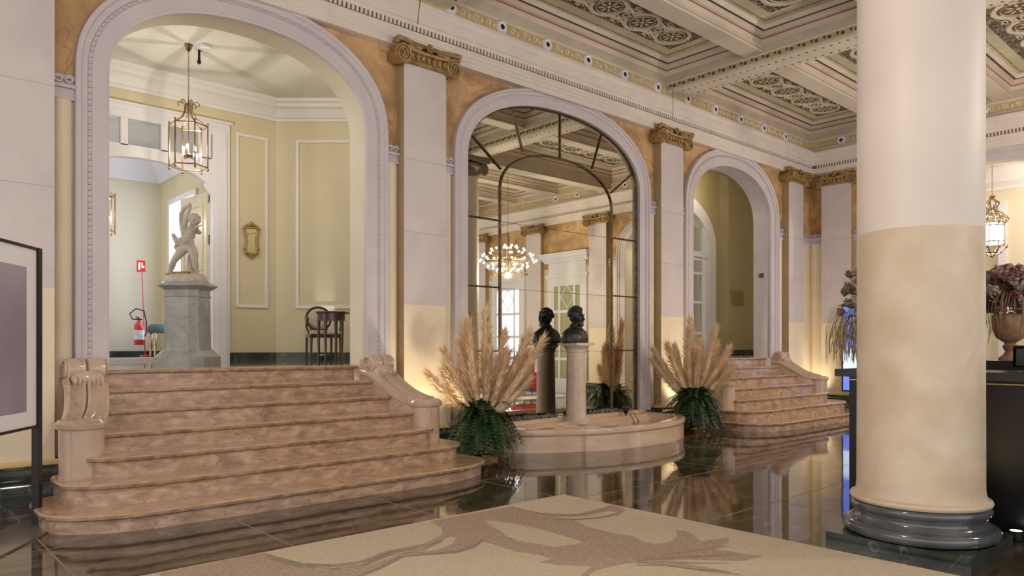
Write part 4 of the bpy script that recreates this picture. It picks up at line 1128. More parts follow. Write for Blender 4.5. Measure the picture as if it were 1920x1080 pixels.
lamp('lantern_light', 'POINT', (3.26, 14.2, 3.65), 30, (1, .92, .80), .03)
lamp('vestibule_light', 'POINT', (6.6, 9.0, 5.0), 42, (1, .92, .80), .1)
lamp('passage_light', 'POINT', (13.4, 8.7, 4.9), 22, (1, .88, .66), .2)
lamp('side_room_light', 'POINT', (17.6, 3.2, 4.4), 120, (1, .9, .78), .1)
# ceiling fittings in the vestibule
mb = MB(); mb.lathe([(.075, -.05), (.085, -.03), (.085, 0)], (3.78, 10.75 - .1, 5.62), 20); tag(build('smoke_detector', mb, WHITEW, smooth=40), 'small white smoke detector on the vestibule ceiling beside the lantern canopy', 'smoke detector')
mb = MB(); mb.lathe([(.02, -.20), (.03, -.18), (.018, -.12), (.018, 0)], (3.78, 10.9, 5.62), 10); tag(build('sprinkler', mb, BLACKM, smooth=40), 'small dark sprinkler head right of the lantern chain', 'sprinkler')

# round pierced lantern in the side room
t = thing('hanging_lamp', 'ornate pierced metal lamp with white glass right of the column', 'lamp', (17.0, 4.50, 3.16))
mb = MB()
for k in range(8):
    a = 2 * PI * k / 8; ca, sa = math.cos(a), math.sin(a)
    mb.tube([(r * ca, r * sa, z) for r, z in ((.02, .0), (.14, .05), (.20, .12), (.235, .17), (.20, .22), (.205, .28))], .013, 6)
    mb.tube([(r * ca, r * sa, z) for r, z in ((.205, .28), (.205, .60))], .010, 6)
    mb.tube([(r * ca, r * sa, z) for r, z in ((.205, .60), (.21, .64), (.27, .68), (.26, .76), (.18, .84), (.07, .90), (.05, .94), (.12, 1.02), (.13, 1.06), (.07, 1.10), (.03, 1.16), (.05, 1.2))], .013, 6)
    for q in range(3): mb.ell((.215 * math.cos(a + .4), .215 * math.sin(a + .4), .66 + q * .05), (.03, .03, .02), 6, 5)
    for r, z in ((.245, .17), (.275, .72)): mb.ell((r * ca, r * sa, z), (.03, .03, .035), 6, 5)
for r, z in ((.205, .28), (.205, .60), (.16, .06), (.20, .82), (.06, .93)): mb.tube([(r * math.cos(q), r * math.sin(q), z) for q in [2 * PI * j / 24 for j in range(25)]], .013, 6, cap=False)
mb.ell((0, 0, -.0), .035, 8, 6)
build('frame', mb, SILV, parent=t, local=True, smooth=50)
mb = MB(); mb.lathe([(.17, .24), (.185, .30), (.185, .58), (.16, .64)], n=24); build('glass_shade', mb, MILK, parent=t, local=True, smooth=50)
build('chain', chainmesh(1.2, 2.16), BRASS, parent=t, local=True, smooth=60)

# ---------------------------------------------------------------- chandelier (seen in the mirror)
t = thing('chandelier', 'round chandelier of many small bulbs, reflected in the mirror', 'chandelier', (12.1, 1.72, 3.20))
mb = MB(); bulbs = []
for R, z, n in ((.22, .62, 8), (.42, .54, 10), (.62, .40, 14), (.70, .26, 14), (.50, .12, 12), (.28, .04, 8)):
    for k in range(n):
        a = 2 * PI * (k + (z * 7) % 1) / n; p = (R * math.cos(a), R * math.sin(a), z); bulbs.append(p)
        mb.tube([(0, 0, .30), (R * .5 * math.cos(a), R * .5 * math.sin(a), .30 + (z - .3) * .4), (p[0], p[1], z - .02)], .004, 4)
mb.lathe([(.02, -.05), (.05, .05), (.03, .2), (.06, .3), (.03, .5), (.04, .8), (.02, .95)], n=14); mb.tube([(0, 0, .9), (0, 0, 2.47)], .006, 5)
build('frame', mb, SILV, parent=t, local=True, smooth=50)
b0 = MB(); b0.ell((0, 0, 0), .026, 8, 6); first = build('bulb', b0, mat('chandelier_bulb_glow', (1, .9, .7), emit=(1, .88, .68), estr=9), parent=t, local=True, smooth=60); first.location = bulbs[0]
for p in bulbs[1:]:
    c = first.copy(); COL.objects.link(c); c.location = p; c.parent = t
lamp('chandelier_light', 'POINT', (12.1, 1.72, 3.10), 200, (1, .86, .66), .03)
OVER = [((1.9, 2.3, 4.0), 'added unseen chandelier over the middle of the big rug', 105), ((8.0, -1.0, 4.0), 'added unseen chandelier in the hall bay right of the big column', 110)]  # copies added out of view to throw overhead light on the stairs
mb = MB(); random.seed(2)
for k in range(30):
    a = 2 * PI * k / 30; mb.tube([(.3 * math.cos(a), .3 * math.sin(a), -.02), (.42 * math.cos(a), .42 * math.sin(a), -.10), (.5 * math.cos(a), .5 * math.sin(a), -.06)], .008, 4)
build('crystal_arm', mb, SILV, parent=t, local=True)
for l_, lb, pw in OVER:
    c_ = dup(t, l_, label=lb); lamp('chandelier_light', 'POINT', (l_[0], l_[1], l_[2] - .12), pw, (1, .88, .70), .12)
for o_ in [t] + [o for o in COL.objects if o.name.startswith('chandelier.') and o.type == 'EMPTY']: o_['group'] = 'hall chandeliers'

# ---------------------------------------------------------------- vestibule furniture
def vrot(): return TH - PI / 2
t = thing('console_table', 'small dark mahogany table with curved front at the right end of the vestibule', 'table', (5.62, 10.42, PF), rz=vrot() - .1)
mb = MB(); mb.lathe([(.235, .73), (.245, .74), (.245, .755), (.235, .765)], n=28, sy=.8); mb.box(-.23, .23, .0, .2, .73, .76); build('table_top', mb, WOOD, parent=t, local=True, smooth=40)
mb = MB(); mb.lathe([(.215, .62), (.215, .73)], n=28, sy=.8); build('apron', mb, WOOD, parent=t, local=True, smooth=40)
for x, y in ((-.17, -.08), (.19, -.05), (-.04, -.14), (.02, .16)):
    mb = MB(); mb.tube([(x, y, .63), (x * 1.02, y * 1.02, .4), (x * .98, y, .1), (x * 1.05, y * 1.05, 0)], [.026, .022, .017, .020], 10); build('leg', mb, WOOD, parent=t, local=True, smooth=50)
t = thing('armchair', 'dark wooden armchair with pale seat beside the mahogany table', 'armchair', (5.76, 10.98, PF), rz=vrot() + .5)
mb = MB(); mb.prism([(-.25, -.26), (.25, -.26), (.22, .22), (-.22, .22)], .36, .42); build('seat_rail', mb, WOOD, parent=t, local=True)
mb = MB(); rows = []
for z, k in ((.42, 1), (.45, 1.0), (.475, .93), (.48, .5)): rows.append([(x * k, y * k, z) for x, y in ((-.24, -.25), (0, -.27), (.24, -.25), (.23, 0), (.21, .2), (0, .21), (-.21, .2), (-.23, 0))])
mb.grid(rows, close=True); mb.add(rows[-1], [tuple(range(8))]); build('seat', mb, SEATF, parent=t, local=True, smooth=60)
for x, y in ((-.23, -.23), (.23, -.23), (-.2, .2), (.2, .2)):
    mb = MB(); mb.tube([(x, y, .38), (x * 1.02, y * 1.02, .2), (x, y * (1.0 if y < 0 else 1.2), 0)], [.024, .020, .013], 8); build('leg', mb, WOOD, parent=t, local=True, smooth=50)
mb = MB(); pts = [(.20 * math.cos(a), .24 + .03 * math.sin(a), .68 + .19 * math.sin(a)) for a in [2 * PI * k / 24 for k in range(25)]]
mb.tube(pts, .022, 8, cap=False)
for x in (-.12, .12): mb.tube([(x, .21, .40), (x * 1.1, .235, .54)], .02, 8)
build('back_frame', mb, WOOD, parent=t, local=True, smooth=50)
mb = MB(); mb.ell((0, .235, .68), (.175, .02, .165), 20, 10); build('back_pad', mb, SEATF, parent=t, local=True, smooth=60)
for s_ in (-1, 1):
    mb = MB(); mb.tube([(s_ * .19, .24, .70), (s_ * .25, .12, .67), (s_ * .27, -.06, .66), (s_ * .265, -.15, .66)], .018, 8); mb.tube([(s_ * .265, -.14, .655), (s_ * .28, -.10, .55), (s_ * .24, -.12, .42)], .018, 8)
    build('arm', mb, WOOD, parent=t, local=True, smooth=50)
# small gilt mirror
GX = 5.16
t = thing('wall_mirror', 'small gilt framed antique mirror hanging on the yellow vestibule wall', 'mirror', (GX, VY - .02, 2.88))
mb = MB(); oval = [(-.085, 0), (-.10, .10), (-.085, .22), (-.105, .38), (-.10, .45), (.10, .45), (.105, .38), (.085, .22), (.10, .10), (.085, 0)]
pts = [(x, -.02, z + .06) for x, z in oval]; mb.tube(pts + [pts[0]], .022, 8)
for x, z, r in ((0, .57, .045), (-.04, .55, .03), (.04, .55, .03), (-.13, .50, .028), (.13, .50, .028), (-.12, .44, .02), (.12, .44, .02), (-.12, .15, .03), (.12, .15, .03), (-.09, .08, .035), (.09, .08, .035), (0, .03, .045), (-.05, .045, .03), (.05, .045, .03), (0, -.005, .022), (-.08, .55, .02), (.08, .55, .02)):
    mb.ell((x, -.02, z), (r, .02, r), 8, 6)
build('frame', mb, GILT, parent=t, local=True, smooth=50)
mb = MB(); mb.add([(x, -.012, z + .06) for x, z in oval], [tuple(range(10))]); build('mirror_glass', mb, MIRROR, parent=t, local=True)
# fire extinguisher, its pole and sign
EXX, EXY = 4.10, 15.0
t = thing('fire_extinguisher', 'red fire extinguisher with looped black hose in the far room', 'fire extinguisher', (EXX, EXY, PF + .03))
mb = MB(); mb.lathe([(.0, .22), (.085, .22), (.09, .24), (.09, .56), (.07, .62), (.03, .65), (.03, .68)], n=24); build('cylinder', mb, RED, parent=t, local=True, smooth=40)
mb = MB(); mb.lathe([(.0915, .32), (.0915, .50)], n=24, cap=False); build('label', mb, LABELW, parent=t, local=True, smooth=40)
mb = MB(); mb.tube([(-.06, 0, .70), (.05, 0, .70)], .014, 8); mb.tube([(.0, -.01, .68), (0, -.01, .72), (-.06, -.01, .745)], .012, 6); build('valve_handle', mb, BLACKM, parent=t, local=True)
mb = MB(); mb.tube([(0, -.02, .70), (-.12, -.03, .70), (-.17, -.03, .80), (-.06, -.03, .90), (.08, -.03, .86), (.10, -.02, .76), (.13, 0, .65), (.13, 0, .45), (.10, 0, .38)], .012, 8); build('hose', mb, HOSE, parent=t, local=True, smooth=60)
t = thing('extinguisher_stand', 'thin red pole with a small red and white pictogram sign above the extinguisher', 'sign stand', (EXX + .13, EXY + .08, PF + .03))
mb = MB(); mb.tube([(0, 0, .0), (-.06, 0, 1.72)], .010, 8); mb.lathe([(.10, 0), (.10, .02), (.02, .03)], n=16); mb.box(-.16, -.02, -.012, .0, .30, .34); build('pole', mb, RED, parent=t, local=True, smooth=50)
mb = MB(); mb.box(-.15, .0, -.012, -.002, 1.60, 1.82); s_ = build('sign_plate', mb, RED, parent=t, local=True)
mb = MB(); mb.box(-.125, -.09, -.016, -.012, 1.64, 1.78); mb.box(-.07, -.02, -.016, -.012, 1.68, 1.72); mb.box(-.07, -.05, -.016, -.012, 1.72, 1.78); build('pictogram', mb, LABELW2, parent=t, local=True)
# small stool half hidden behind the statue pedestal
t = thing('upholstered_stool', 'small stool with blue grey cushion half hidden behind the statue pedestal', 'stool', (4.36, 14.6, PF + .03))
mb = MB(); mb.lathe([(.20, .44), (.22, .48), (.22, .54), (.18, .60), (.0, .62)], n=20); build('cushion', mb, mat('blue_grey_velvet', (.10, .15, .17), rough=.8), parent=t, local=True, smooth=50)
for x, y in ((-.13, -.13), (.13, -.13), (-.13, .13), (.13, .13)):
    mb = MB(); mb.lathe([(.018, 0), (.03, .05), (.016, .1), (.034, .2), (.016, .3), (.03, .38), (.02, .45)], (x, y, 0), 10); build('leg', mb, SILV, parent=t, local=True, smooth=50)
# plaques in the passage
mb = MB(); mb.box(15.35, 15.86, QY - .02, QY, 2.32, 2.66); tag(build('brass_plaque', mb, mat('polished_brass', (.75, .62, .36), rough=.15, metal=1)), 'square polished brass plaque on the olive passage wall', 'plaque')
mb = MB(); mb.box(13.885, 13.9, 7.72, 7.82, 2.76, 2.85); tag(build('switch_plate', mb, BRASS), 'tiny bronze plate on the white jamb of the right arch', 'switch plate')
mb = MB(); mb.tube([(5.00, 7.10, 5.56), (5.005, 7.17, 5.3), (5.01, 7.2, 5.16)], .005, 5); tag(build('cable', mb, BLACKM), 'thin dark cable hanging over the cornice above the left pilaster capital', 'cable')
mb = MB(); mb.tube([(10.06, 7.2, 5.57), (10.06, 7.2, 5.1)], .004, 5); tag(build('cable', mb, BLACKM), 'thin dark cable hanging over the cornice above the middle pilaster capital', 'cable')

# ---------------------------------------------------------------- urns with fern and pampas grass
def urn(loc, label):
    t = thing('footed_urn', label, 'urn', loc)
    mb = MB(); mb.box(-.125, .125, -.125, .125, 0, .045); mb.lathe([(.10, .045), (.10, .06), (.06, .075), (.045, .10), (.035, .13), (.05, .145), (.05, .155)], n=28); build('foot', mb, BRASS, parent=t, local=True, smooth=40)
    mb = MB(); mb.lathe([(.04, .155), (.10, .18), (.17, .22), (.20, .27), (.195, .30), (.225, .32), (.225, .335), (.19, .335), (.16, .30)], n=36); build('bowl', mb, BRASS, parent=t, local=True, smooth=40)
    return t
def leaf_ribbon(mb, pts, wds, upv=Vector((0, 0, 1)), m=0):
    n = len(pts); Lp, Rp = [], []
    for i in range(n):
        d = (pts[min(i + 1, n - 1)] - pts[max(i - 1, 0)]).normalized(); s_ = d.cross(upv)
        s_ = s_.normalized() if s_.length > 1e-4 else Vector((1, 0, 0)); Lp.append(pts[i] + s_ * wds[i]); Rp.append(pts[i] - s_ * wds[i])
    o = [tuple(p) for p in Lp] + [tuple(p) for p in Rp]
    mb.add(o, [(i, i + 1, n + i + 1, n + i) for i in range(n - 1)], m)
def fern(seed):
    random.seed(seed); mb = MB(); mb.ell((0, 0, .43), (.24, .24, .17), 14, 9)
    for k in range(270):
        a = random.random() * 2 * PI; L = random.uniform(.20, .54); up = random.uniform(.10, .27); dr = random.uniform(.22, .60)
        if k % 4 == 0: up += .08; dr *= .35; L *= .75
        ca, sa = math.cos(a), math.sin(a); pts = []
        for i in range(9):
            t = i / 8; pts.append(Vector((ca * L * t ** .85, sa * L * t ** .85, .44 + up * math.sin(t * 2.0) - dr * t * t)))
        for q_ in pts: q_.z = max(q_.z, .10 + .05 * math.sin(k))
        leaf_ribbon(mb, pts, [.004] * 9)
        if k % 5 == 4: leaf_ribbon(mb, pts, [.01, .02, .028, .033, .034, .03, .024, .014, .002], m=1); continue
        for i in range(1, 9):
            for s2 in (0, .5):
                if i == 8 and s2: continue
                p = pts[i].lerp(pts[min(i + 1, 8)], s2); d = (pts[i] - pts[i - 1]).normalized(); sd = d.cross(Vector((0, 0, 1))).normalized()
                ll = .070 * (1.1 - abs(i + s2 - 4) / 6)
                for g in (-1, 1):
                    tip = p + sd * g * ll + d * ll * .35 - Vector((0, 0, ll * .25)); q = d * .017
                    mb.add([tuple(p - q), tuple(p + q), tuple(tip)], [(0, 1, 2)], k % 2)
    return mb
def plume_mesh(seed, L=.95, W=.075):
    """feathery head along +Z from z=0 to L, strands sweeping up and out"""
    rnd = random.Random(seed); mb = MB()
    rows = []
    bend = lambda z: (.10 * (z / L) ** 2 * L, 0)
    for i in range(10):
        z = L * i / 9; r = W * .42 * math.sin(PI * min(1, (i + .6) / 9.4)) ** .6 * (1 - .3 * i / 9) + .003
        rows.append([(bend(z)[0] + r * math.cos(a), r * math.sin(a), z) for a in [2 * PI * k / 8 for k in range(8)]])
    mb.grid(rows, close=True)
    for i in range(620):
        z = L * rnd.random() ** .9; a = rnd.random() * 2 * PI; w_ = W * (.35 + .75 * math.sin(PI * min(1, .12 + .8 * z / L))) * rnd.uniform(.6, 1.25)
        l = rnd.uniform(.09, .20); x0 = bend(z)[0]
        p0 = Vector((x0, 0, z)); o = Vector((math.cos(a), math.sin(a), 0))
        p1 = p0 + o * w_ * .55 + Vector((0, 0, l * .55)); p2 = p0 + o * w_ * 1.0 + Vector((0, 0, l)) + Vector((rnd.uniform(-.012, .012), rnd.uniform(-.012, .012), -.015))
        t = o.cross(Vector((0, 0, 1))) * rnd.uniform(.0035, .007)
        mb.add([tuple(p0 - t), tuple(p0 + t), tuple(p1 + t * .9), tuple(p1 - t * .9), tuple(p2)], [(0, 1, 2, 3), (3, 2, 4)])
    return mb
PL = [plume_mesh(s_, L_, W_) for s_, L_, W_ in ((1, .80, .115), (2, .68, .10), (3, .90, .10))]
plume_meshes = []
def arrangement(loc, spec, urnlabel, fernlabel, plabel, grp, seed):
    urn(loc, urnlabel)
    o = build('fern', fern(seed), [FERN, FERN2], local=True, merge=False); o.location = loc; tag(o, fernlabel, 'fern')
    vx = Vector((math.sin(TH), -math.cos(TH), 0)); vy = Vector((math.cos(TH), math.sin(TH), 0))   # sideways / away directions for fanning the stems
    for i, (side, away, tilt_len, variant, sc_) in enumerate(spec):
        d = (vx * side + vy * away + Vector((0, 0, 1))).normalized()
        root = thing('pampas_plume', plabel[i], 'pampas grass', (loc[0], loc[1], loc[2] + .40), group=grp)
        root.rotation_euler = d.to_track_quat('Z', 'X').to_euler()
        if variant not in bank:
            a = build('plume', PL[variant], PLUME, parent=root, local=True, merge=False); m_ = MB(); m_.tube([(0, 0, -.42), (0, 0, .05)], .0045, 5)
            b = build('stem', m_, PSTEM, parent=root, local=True); bank[variant] = (a, b)
        else:
            a, b = [q.copy() for q in bank[variant]]
            for q in (a, b): COL.objects.link(q); q.parent = root
        a.location = (0, 0, tilt_len); a.scale = (sc_, sc_, sc_); b.location = (0, 0, tilt_len); 
bank = {}
spec1 = [(-1.25, .0, .10, 0, .95), (-.62, .1, .22, 0, .95), (-.70, -.4, .30, 1, .8), (-.36, .1, .36, 1, .95), (-.20, -.1, .28, 0, 1.15), (-.26, .3, .34, 0, 1.1), (.03, .2, .36, 2, 1.1), (.12, -.3, .2, 1, 1.0), (.30, .1, .26, 0, 1.05), (.42, -.2, .14, 1, 1.1), (.58, .1, .26, 0, 1.15), (.80, -.1, .22, 2, 1.1), (.72, .4, .18, 0, 1.0), (.95, .1, .12, 1, 1.0), (1.15, -.1, .14, 1, .9), (-.85, .2, .25, 1, .8)]
spec2 = [(-1.0, .1, .18, 0, .95), (-.78, .1, .25, 0, 1.0), (-.52, -.1, .22, 0, 1.0), (-.34, .2, .20, 1, 1.1), (-.12, .0, .25, 0, 1.15), (.0, .2, .36, 2, 1.1), (.10, -.2, .1, 1, 1.1), (.22, .2, .2, 0, 1.0), (.36, .0, .26, 2, 1.1), (.52, .2, .12, 0, 1.1), (.72, .0, .14, 0, 1.1), (.90, .2, .1, 1, 1.1), (1.1, -.1, .06, 0, 1.0), (1.35, .1, .06, 1, 1.0), (1.0, -.4, .04, 1, 1.0)]
arrangement((5.68, 6.80, 0), spec1, 'footed brass urn on the floor between the left stairs and the basin', 'bushy green fern spilling over the left urn beside the basin', ['lowest pampas plume leaning far left over the stair parapet, in the left urn', 'left leaning pampas plume just above the lowest one, in the left urn', 'short pampas plume leaning left in front, in the left urn', 'thin upright pampas plume left of the tall pair in the left urn', 'tall broad pampas plume left of centre in the left urn', 'tall pampas plume standing behind the broad one in the left urn', 'tallest slender pampas plume rising from the centre of the left urn', 'short front pampas plume at the centre of the left urn', 'pampas plume leaning slightly right of centre in the left urn', 'small low pampas plume right of centre in the left urn', 'large pampas plume leaning right at middle height in the left urn', 'long pampas plume leaning right, pointing at the bust, in the left urn', 'pampas plume leaning right behind the long one in the left urn', 'small pampas plume leaning right under the long one in the left urn', 'lowest pampas plume leaning right over the basin, in the left urn', 'slim pampas plume leaning left behind the others in the left urn'], 'pampas plumes in the left urn', 11)
arrangement((10.02, 6.78, 0), spec2, 'footed brass urn on the floor between the basin and the right stairs', 'bushy green fern spilling over the right urn near the far stairs', ['outermost left pampas plume in the right urn, beside the mirror frame', 'second pampas plume from the left in the right urn', 'third pampas plume from the left, in front, in the right urn', 'small pampas plume left of centre behind the others in the right urn', 'broad upright pampas plume left of centre in the right urn', 'tallest pampas plume in the middle of the right urn', 'short front pampas plume in the middle of the right urn', 'pampas plume just right of centre at the back of the right urn', 'second tallest pampas plume, right of centre in the right urn', 'low pampas plume leaning right at the back of the right urn', 'pampas plume leaning right toward the far stairs in the right urn', 'small pampas plume leaning right behind its neighbours in the right urn', 'pampas plume leaning well to the right, low, in the right urn', 'lowest pampas plume reaching over the far stair newel, in the right urn', 'short front pampas plume leaning right in the right urn'], 'pampas plumes in the right urn', 23)

# ---------------------------------------------------------------- reception desk
t = thing('reception_desk', 'long black reception desk behind the big column', 'desk', (6.9, .4, 0))
mb = MB(); mb.box(6.17, 7.6, -1.8, 2.66, 0, 1.105); build('body', mb, BLACK, parent=t)
mb = MB(); mb.box(6.09, 7.66, -1.86, 2.745, 1.105, 1.165); build('counter_top', mb, DGREY, parent=t)
mb = MB(); mb.box(6.95, 7.6, -1.8, 2.60, 1.165, 1.235); build('raised_ledge', mb, BLACK, parent=t)
mb = MB(); mb.box(6.160, 6.170, -1.8, 2.66, 1.075, 1.083); build('metal_strip', mb, SILV, parent=t)
t = thing('tablet', 'tilted dark tablet on a stand on the reception desk', 'tablet', (6.42, 1.42, 1.165))
def tb(u, v, w_):  # u along desk, v up the slope, w thickness
    ca, sa = math.cos(.62), math.sin(.62)
    a = Vector((.25, -.97, 0)); b = Vector((.97 * ca, .25 * ca, -sa)); n_ = a.cross(b)
    return tuple(Vector((-.10, .10, .185)) + a * u + b * v + n_ * w_)
mb = MB()
def slab(mb, u0, u1, v0, v1, w0, w1):
    vs = [tb(u, v, w_) for w_ in (w0, w1) for v in (v0, v1) for u in (u0, u1)]
    mb.add(vs, [(0, 2, 3, 1), (4, 5, 7, 6), (0, 1, 5, 4), (2, 6, 7, 3), (0, 4, 6, 2), (1, 3, 7, 5)])
slab(mb, -.02, .17, -.01, .25, -.010, .004); build('case', mb, BLACKM, parent=t, local=True)
mb = MB(); slab(mb, .0, .15, .012, .228, .004, .006); slab(mb, .0, .15, .012, .228, -.012, -.010); build('screen', mb, TABLETM, parent=t, local=True)
mb = MB(); mb.tube([(-.0, .02, .005), (.0, .02, .10)], .012, 8); mb.lathe([(.06, 0), (.06, .008), (.02, .012)], (0, .02, 0), 16); build('stand', mb, BLACKM, parent=t, local=True)
def flowers(loc, urnlabel, flabel, seed, R=.38, zb=.58, ng=230, cols=None):
    t = thing('flower_urn', urnlabel, 'urn', loc)
    mb = MB(); mb.lathe([(.085, 0), (.085, .02), (.05, .05), (.035, .075), (.05, .10), (.055, .12), (.04, .14), (.045, .15)], n=24); build('foot', mb, TERRA, parent=t, local=True, smooth=40)
    mb = MB(); mb.lathe([(.045, .15), (.10, .19), (.125, .25), (.135, .32), (.13, .38), (.12, .39)], n=28); build('bowl', mb, TERRA, parent=t, local=True, smooth=40)
    f = thing('dried_flowers', flabel, 'flower arrangement', loc)
    rnd = random.Random(seed)
    for nm, m_, cnt, zc in (('foliage', DRYB, 170, zb - .02),):
        mb = MB()
        for i in range(cnt):
            a = rnd.random() * 2 * PI; ph = rnd.uniform(-.5, 1.5); rr = R * rnd.uniform(.55, 1.08)
            p = Vector((rr * math.cos(ph) * math.cos(a), rr * math.cos(ph) * math.sin(a), zc + R * .85 * math.sin(ph)))
            if p.z < .42: p.z = .42 + rnd.random() * .1
            if 1:
                d = p - Vector((0, 0, .4)); n_ = 4; pts = [Vector((0, 0, .40)) + d * (.45 + .6 * k / 3) + Vector((0, 0, -.05 * k * k / 9)) for k in range(4)]
                leaf_ribbon(mb, pts, [.004, .022, .018, .001], Vector((rnd.uniform(-1, 1), rnd.uniform(-1, 1), 1)))
        build(nm, mb, m_, parent=f, local=True, merge=False)
    protos = []
    for m_ in (cols or (DRYR, DRYG)):
        mb = MB()
        for q in range(26):
            v = Vector((rnd.gauss(0, 1), rnd.gauss(0, 1), rnd.gauss(0, 1))).normalized() * rnd.uniform(.012, .045)
            mb.ell(v, rnd.uniform(.009, .017), 5, 4)
        b0_ = build('bloom', mb, m_, parent=f, local=True, merge=False); protos.append(b0_)
    for i in range(96):
        a = rnd.random() * 2 * PI; ph = rnd.uniform(-.3, 1.5); rr = R * rnd.uniform(.6, 1.0)
        pr_ = protos[i % 2]; c = pr_ if i < 2 else pr_.copy()
        if i >= 2: COL.objects.link(c); c.parent = f
        c.location = (rr * math.cos(ph) * math.cos(a), rr * math.cos(ph) * math.sin(a), max(.42, zb + R * .85 * math.sin(ph)))
        c.rotation_euler = (rnd.random() * 6, rnd.random() * 6, 0)
    mb = MB()
    for i in range(ng):
        a = rnd.random() * 2 * PI; L = rnd.uniform(.22, .42) * (R / .38); dr = rnd.uniform(.12, .42) * (R / .38); ca, sa = math.cos(a), math.sin(a); wv = rnd.uniform(-.6, .6)
        pts = [Vector((math.cos(a + wv * t_) * L * min(1, t_ * 1.6) ** .8, math.sin(a + wv * t_) * L * min(1, t_ * 1.6) ** .8, .44 + .16 * math.sin(min(1, t_ * 1.3) * PI) - dr * t_ * t_)) for t_ in [k / 7 for k in range(8)]]
        zc_ = .015 + .13 * rnd.random()
        for q in pts: q.z = max(q.z, zc_)
        leaf_ribbon(mb, pts, [.0036] * 7 + [.0010])
    build('trailing_grass', mb, STRAW, parent=f, local=True, merge=False)
flowers((7.22, 1.78, 1.235), 'terracotta urn of dried flowers on the desk, right of the column', 'dusty mauve and burgundy dried flowers in the urn right of the column', 4, R=.31, zb=.50, ng=110)
flowers((6.75, 2.50, 1.165), 'urn on the desk hidden behind the column', 'dried brown arrangement trailing grasses, left of the column', 8, R=.52, zb=.58, ng=430, cols=(DRYB, DRYG))
t = thing('digital_screen', 'tall lit blue and white display screen beyond the left end of the desk', 'screen', (15.30, 6.30, .43))
mb = MB(); mb.box(-.05, .05, -.42, .43, 0, 1.80); mb.box(-.04, .04, -.08, .08, -.38, .0); mb.box(-.2, .2, -.3, .3, -.43, -.38); build('casing', mb, SCREENB, parent=t, local=True)
mb = MB(); mb.box(-.056, -.051, -.38, .395, .03, 1.77); build('display', mb, SCREEN, parent=t, local=True)

# ---------------------------------------------------------------- poster stand
pa = Vector((1.085, 6.535)); pd = Vector((.46, 1.0)); pb = Vector((.785, 6.092))
u_ = (pa - pb).normalized(); nrm = Vector((u_.y, -u_.x))
t = thing('poster_stand', 'black framed poster on a floor stand at the left edge', 'poster stand', (pa.x, pa.y, 0))
def pbx(mb, s0, s1, z0, z1, t0, t1, tall=None):
    p = [pa - u_ * s0 + nrm * t0, pa - u_ * s1 + nrm * t0, pa - u_ * s1 + nrm * t1, pa - u_ * s0 + nrm * t1]
    mb.prism([(v.x, v.y) for v in p], z0, z1)
PT, PB = 2.09, .745
mb = MB(); pbx(mb, .0, .055, .012, PT, -.025, .025); build('post', mb, BLACKM, parent=t)
mb = MB(); pbx(mb, .055, 1.3, PT - .02, PT, -.02, .02); pbx(mb, .055, 1.3, PB, PB + .02, -.02, .02); pbx(mb, 1.28, 1.3, PB, PT, -.02, .02); build('frame', mb, BLACKM, parent=t)
mb = MB(); pbx(mb, .055, 1.28, PB + .02, PT - .02, -.008, .008); build('poster_mat', mb, POSTW, parent=t)
mb = MB(); pbx(mb, .20, 1.14, PB + .13, PT - .16, .008, .010); build('print', mb, POSTP, parent=t)
mb = MB(); pbx(mb, -.12, 1.0, .0, .012, -.18, .18); build('base_plate', mb, ACRYL, parent=t)

# ---------------------------------------------------------------- lamp clamped to the basin
t = thing('basin_spotlight', 'small black spotlight with dangling cables on the right end of the basin', 'spotlight', (A2 + 1.20, 7.36, .28))
mb = MB(); mb.ell((0, 0, .075), (.045, .045, .055), 12, 8); mb.lathe([(.04, .06), (.055, .12), (.05, .13)], n=14); build('head', mb, BLACKM, parent=t, local=True, smooth=50)
mb = MB()
for dx in (-.02, .09): mb.tube([(dx, -.02, .05), (dx, -.10, .03), (dx, -.18, -.08), (dx, -.18, -.19)], .006, 6)
mb.tube([(0, 0, .03), (0, 0, 0)], .015, 6); build('cable', mb, BLACKM, parent=t, local=True)

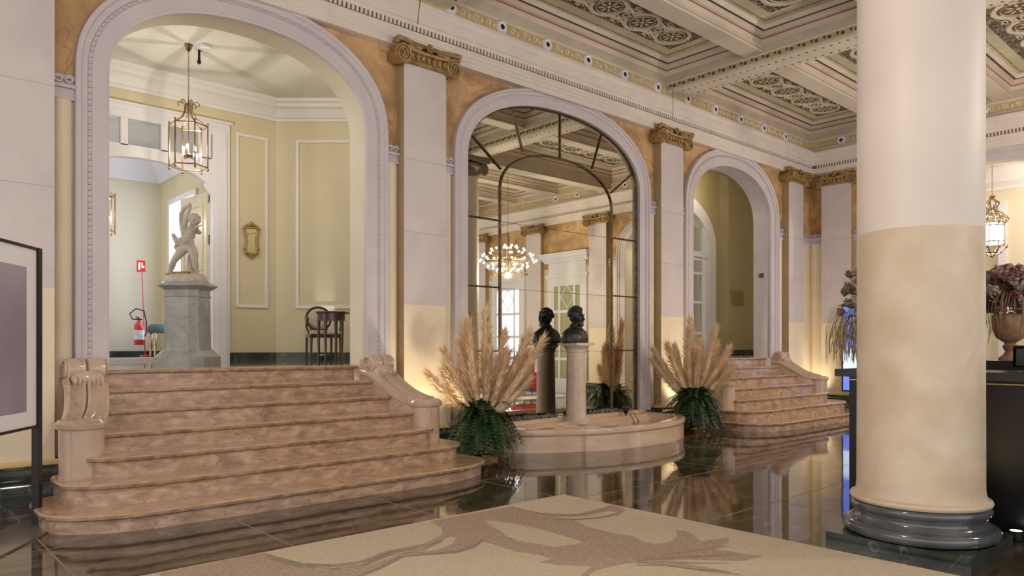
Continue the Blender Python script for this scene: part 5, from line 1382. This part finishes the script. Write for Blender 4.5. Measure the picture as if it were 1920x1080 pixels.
# ---------------------------------------------------------------- red armchairs (seen in the mirror)
def redchair(loc, rz, label):
    t = thing('red_armchair', label, 'armchair', loc, rz)
    mb = MB(); mb.box(-.3, .3, -.28, .28, .22, .42); build('seat', mb, REDF, parent=t, local=True)
    mb = MB(); mb.prism([(-.34, .22), (.34, .22), (.30, .34), (-.30, .34)], .25, .92); build('backrest', mb, REDF, parent=t, local=True)
    for s_ in (-1, 1): mb = MB(); mb.box(s_ * .33 - .05, s_ * .33 + .05, -.26, .30, .25, .62); build('arm', mb, REDF, parent=t, local=True)
    for x, y in ((-.27, -.24), (.27, -.24), (-.27, .27), (.27, .27)):
        mb = MB(); mb.tube([(x, y, .24), (x * 1.15, y * 1.15, 0)], [.022, .012], 8); build('leg', mb, WOOD, parent=t, local=True)
    return t
redchair((13.9, .55, .012), PI + .2, 'crimson armchair reflected between the bust and the pedestal')
redchair((12.1, -1.75, .012), PI / 2, 'crimson armchair reflected low among the left pampas plumes')
redchair((11.5, -2.9, .012), PI / 2 + .6, 'crimson armchair farthest away in the reflection')

# ---------------------------------------------------------------- uplights at the pilaster feet
def uplight(x, y, label, power, tgt, col=(1, .83, .56), spot=1.3):
    t = thing('uplight', label, 'uplight', (x, y, 0))
    mb = MB(); mb.lathe([(.045, 0), (.05, .02), (.05, .07), (.04, .075)], n=16); build('housing', mb, BLACKM, parent=t, local=True, smooth=40)
    mb = MB(); mb.lathe([(.036, .0751), (.0, .0755)], n=16, cap=False); build('lens', mb, MILK, parent=t, local=True)
    lamp('uplight_beam', 'SPOT', (x, y, .10), power, col, .08, target=tgt, spot_size=spot, spot_blend=.8)
UP = [(1.12, 6.55, 'small uplight on the floor by the far left pilaster', 75, (1.0, 7.45, 1.7)),
      (5.25, 6.90, 'small uplight on the floor behind the left fern', 100, (5.35, 7.45, 1.8)),
      (10.45, 7.05, 'small uplight on the floor behind the right fern', 75, (10.4, 7.5, 1.8)),
      (15.30, 7.28, 'small uplight on the floor in the far corner', 60, (15.6, 7.45, 1.8)),
      (14.75, 7.2, 'small uplight hidden behind the right stair parapet', 35, (14.8, 7.45, 1.7))]
for u in UP: uplight(*u)
uplight(6.02, 1.45, 'small uplight on the floor right of the big column', 40, (5.62, 1.75, 1.8))

t = thing('uplight', 'small uplight on the vestibule floor behind the dark armchair', 'uplight', (6.08, 11.60, PF))
mb = MB(); mb.lathe([(.045, 0), (.05, .02), (.05, .07), (.04, .075)], n=16); build('housing', mb, BLACKM, parent=t, local=True, smooth=40)
mb = MB(); mb.lathe([(.036, .0751), (.0, .0755)], n=16, cap=False); build('lens', mb, MILK, parent=t, local=True)
lamp('uplight_beam', 'SPOT', (6.08, 11.60, PF + .1), 22, (1, .95, .85), .02, target=(6.27, 11.83, PF + .9), spot_size=.45, spot_blend=.6)
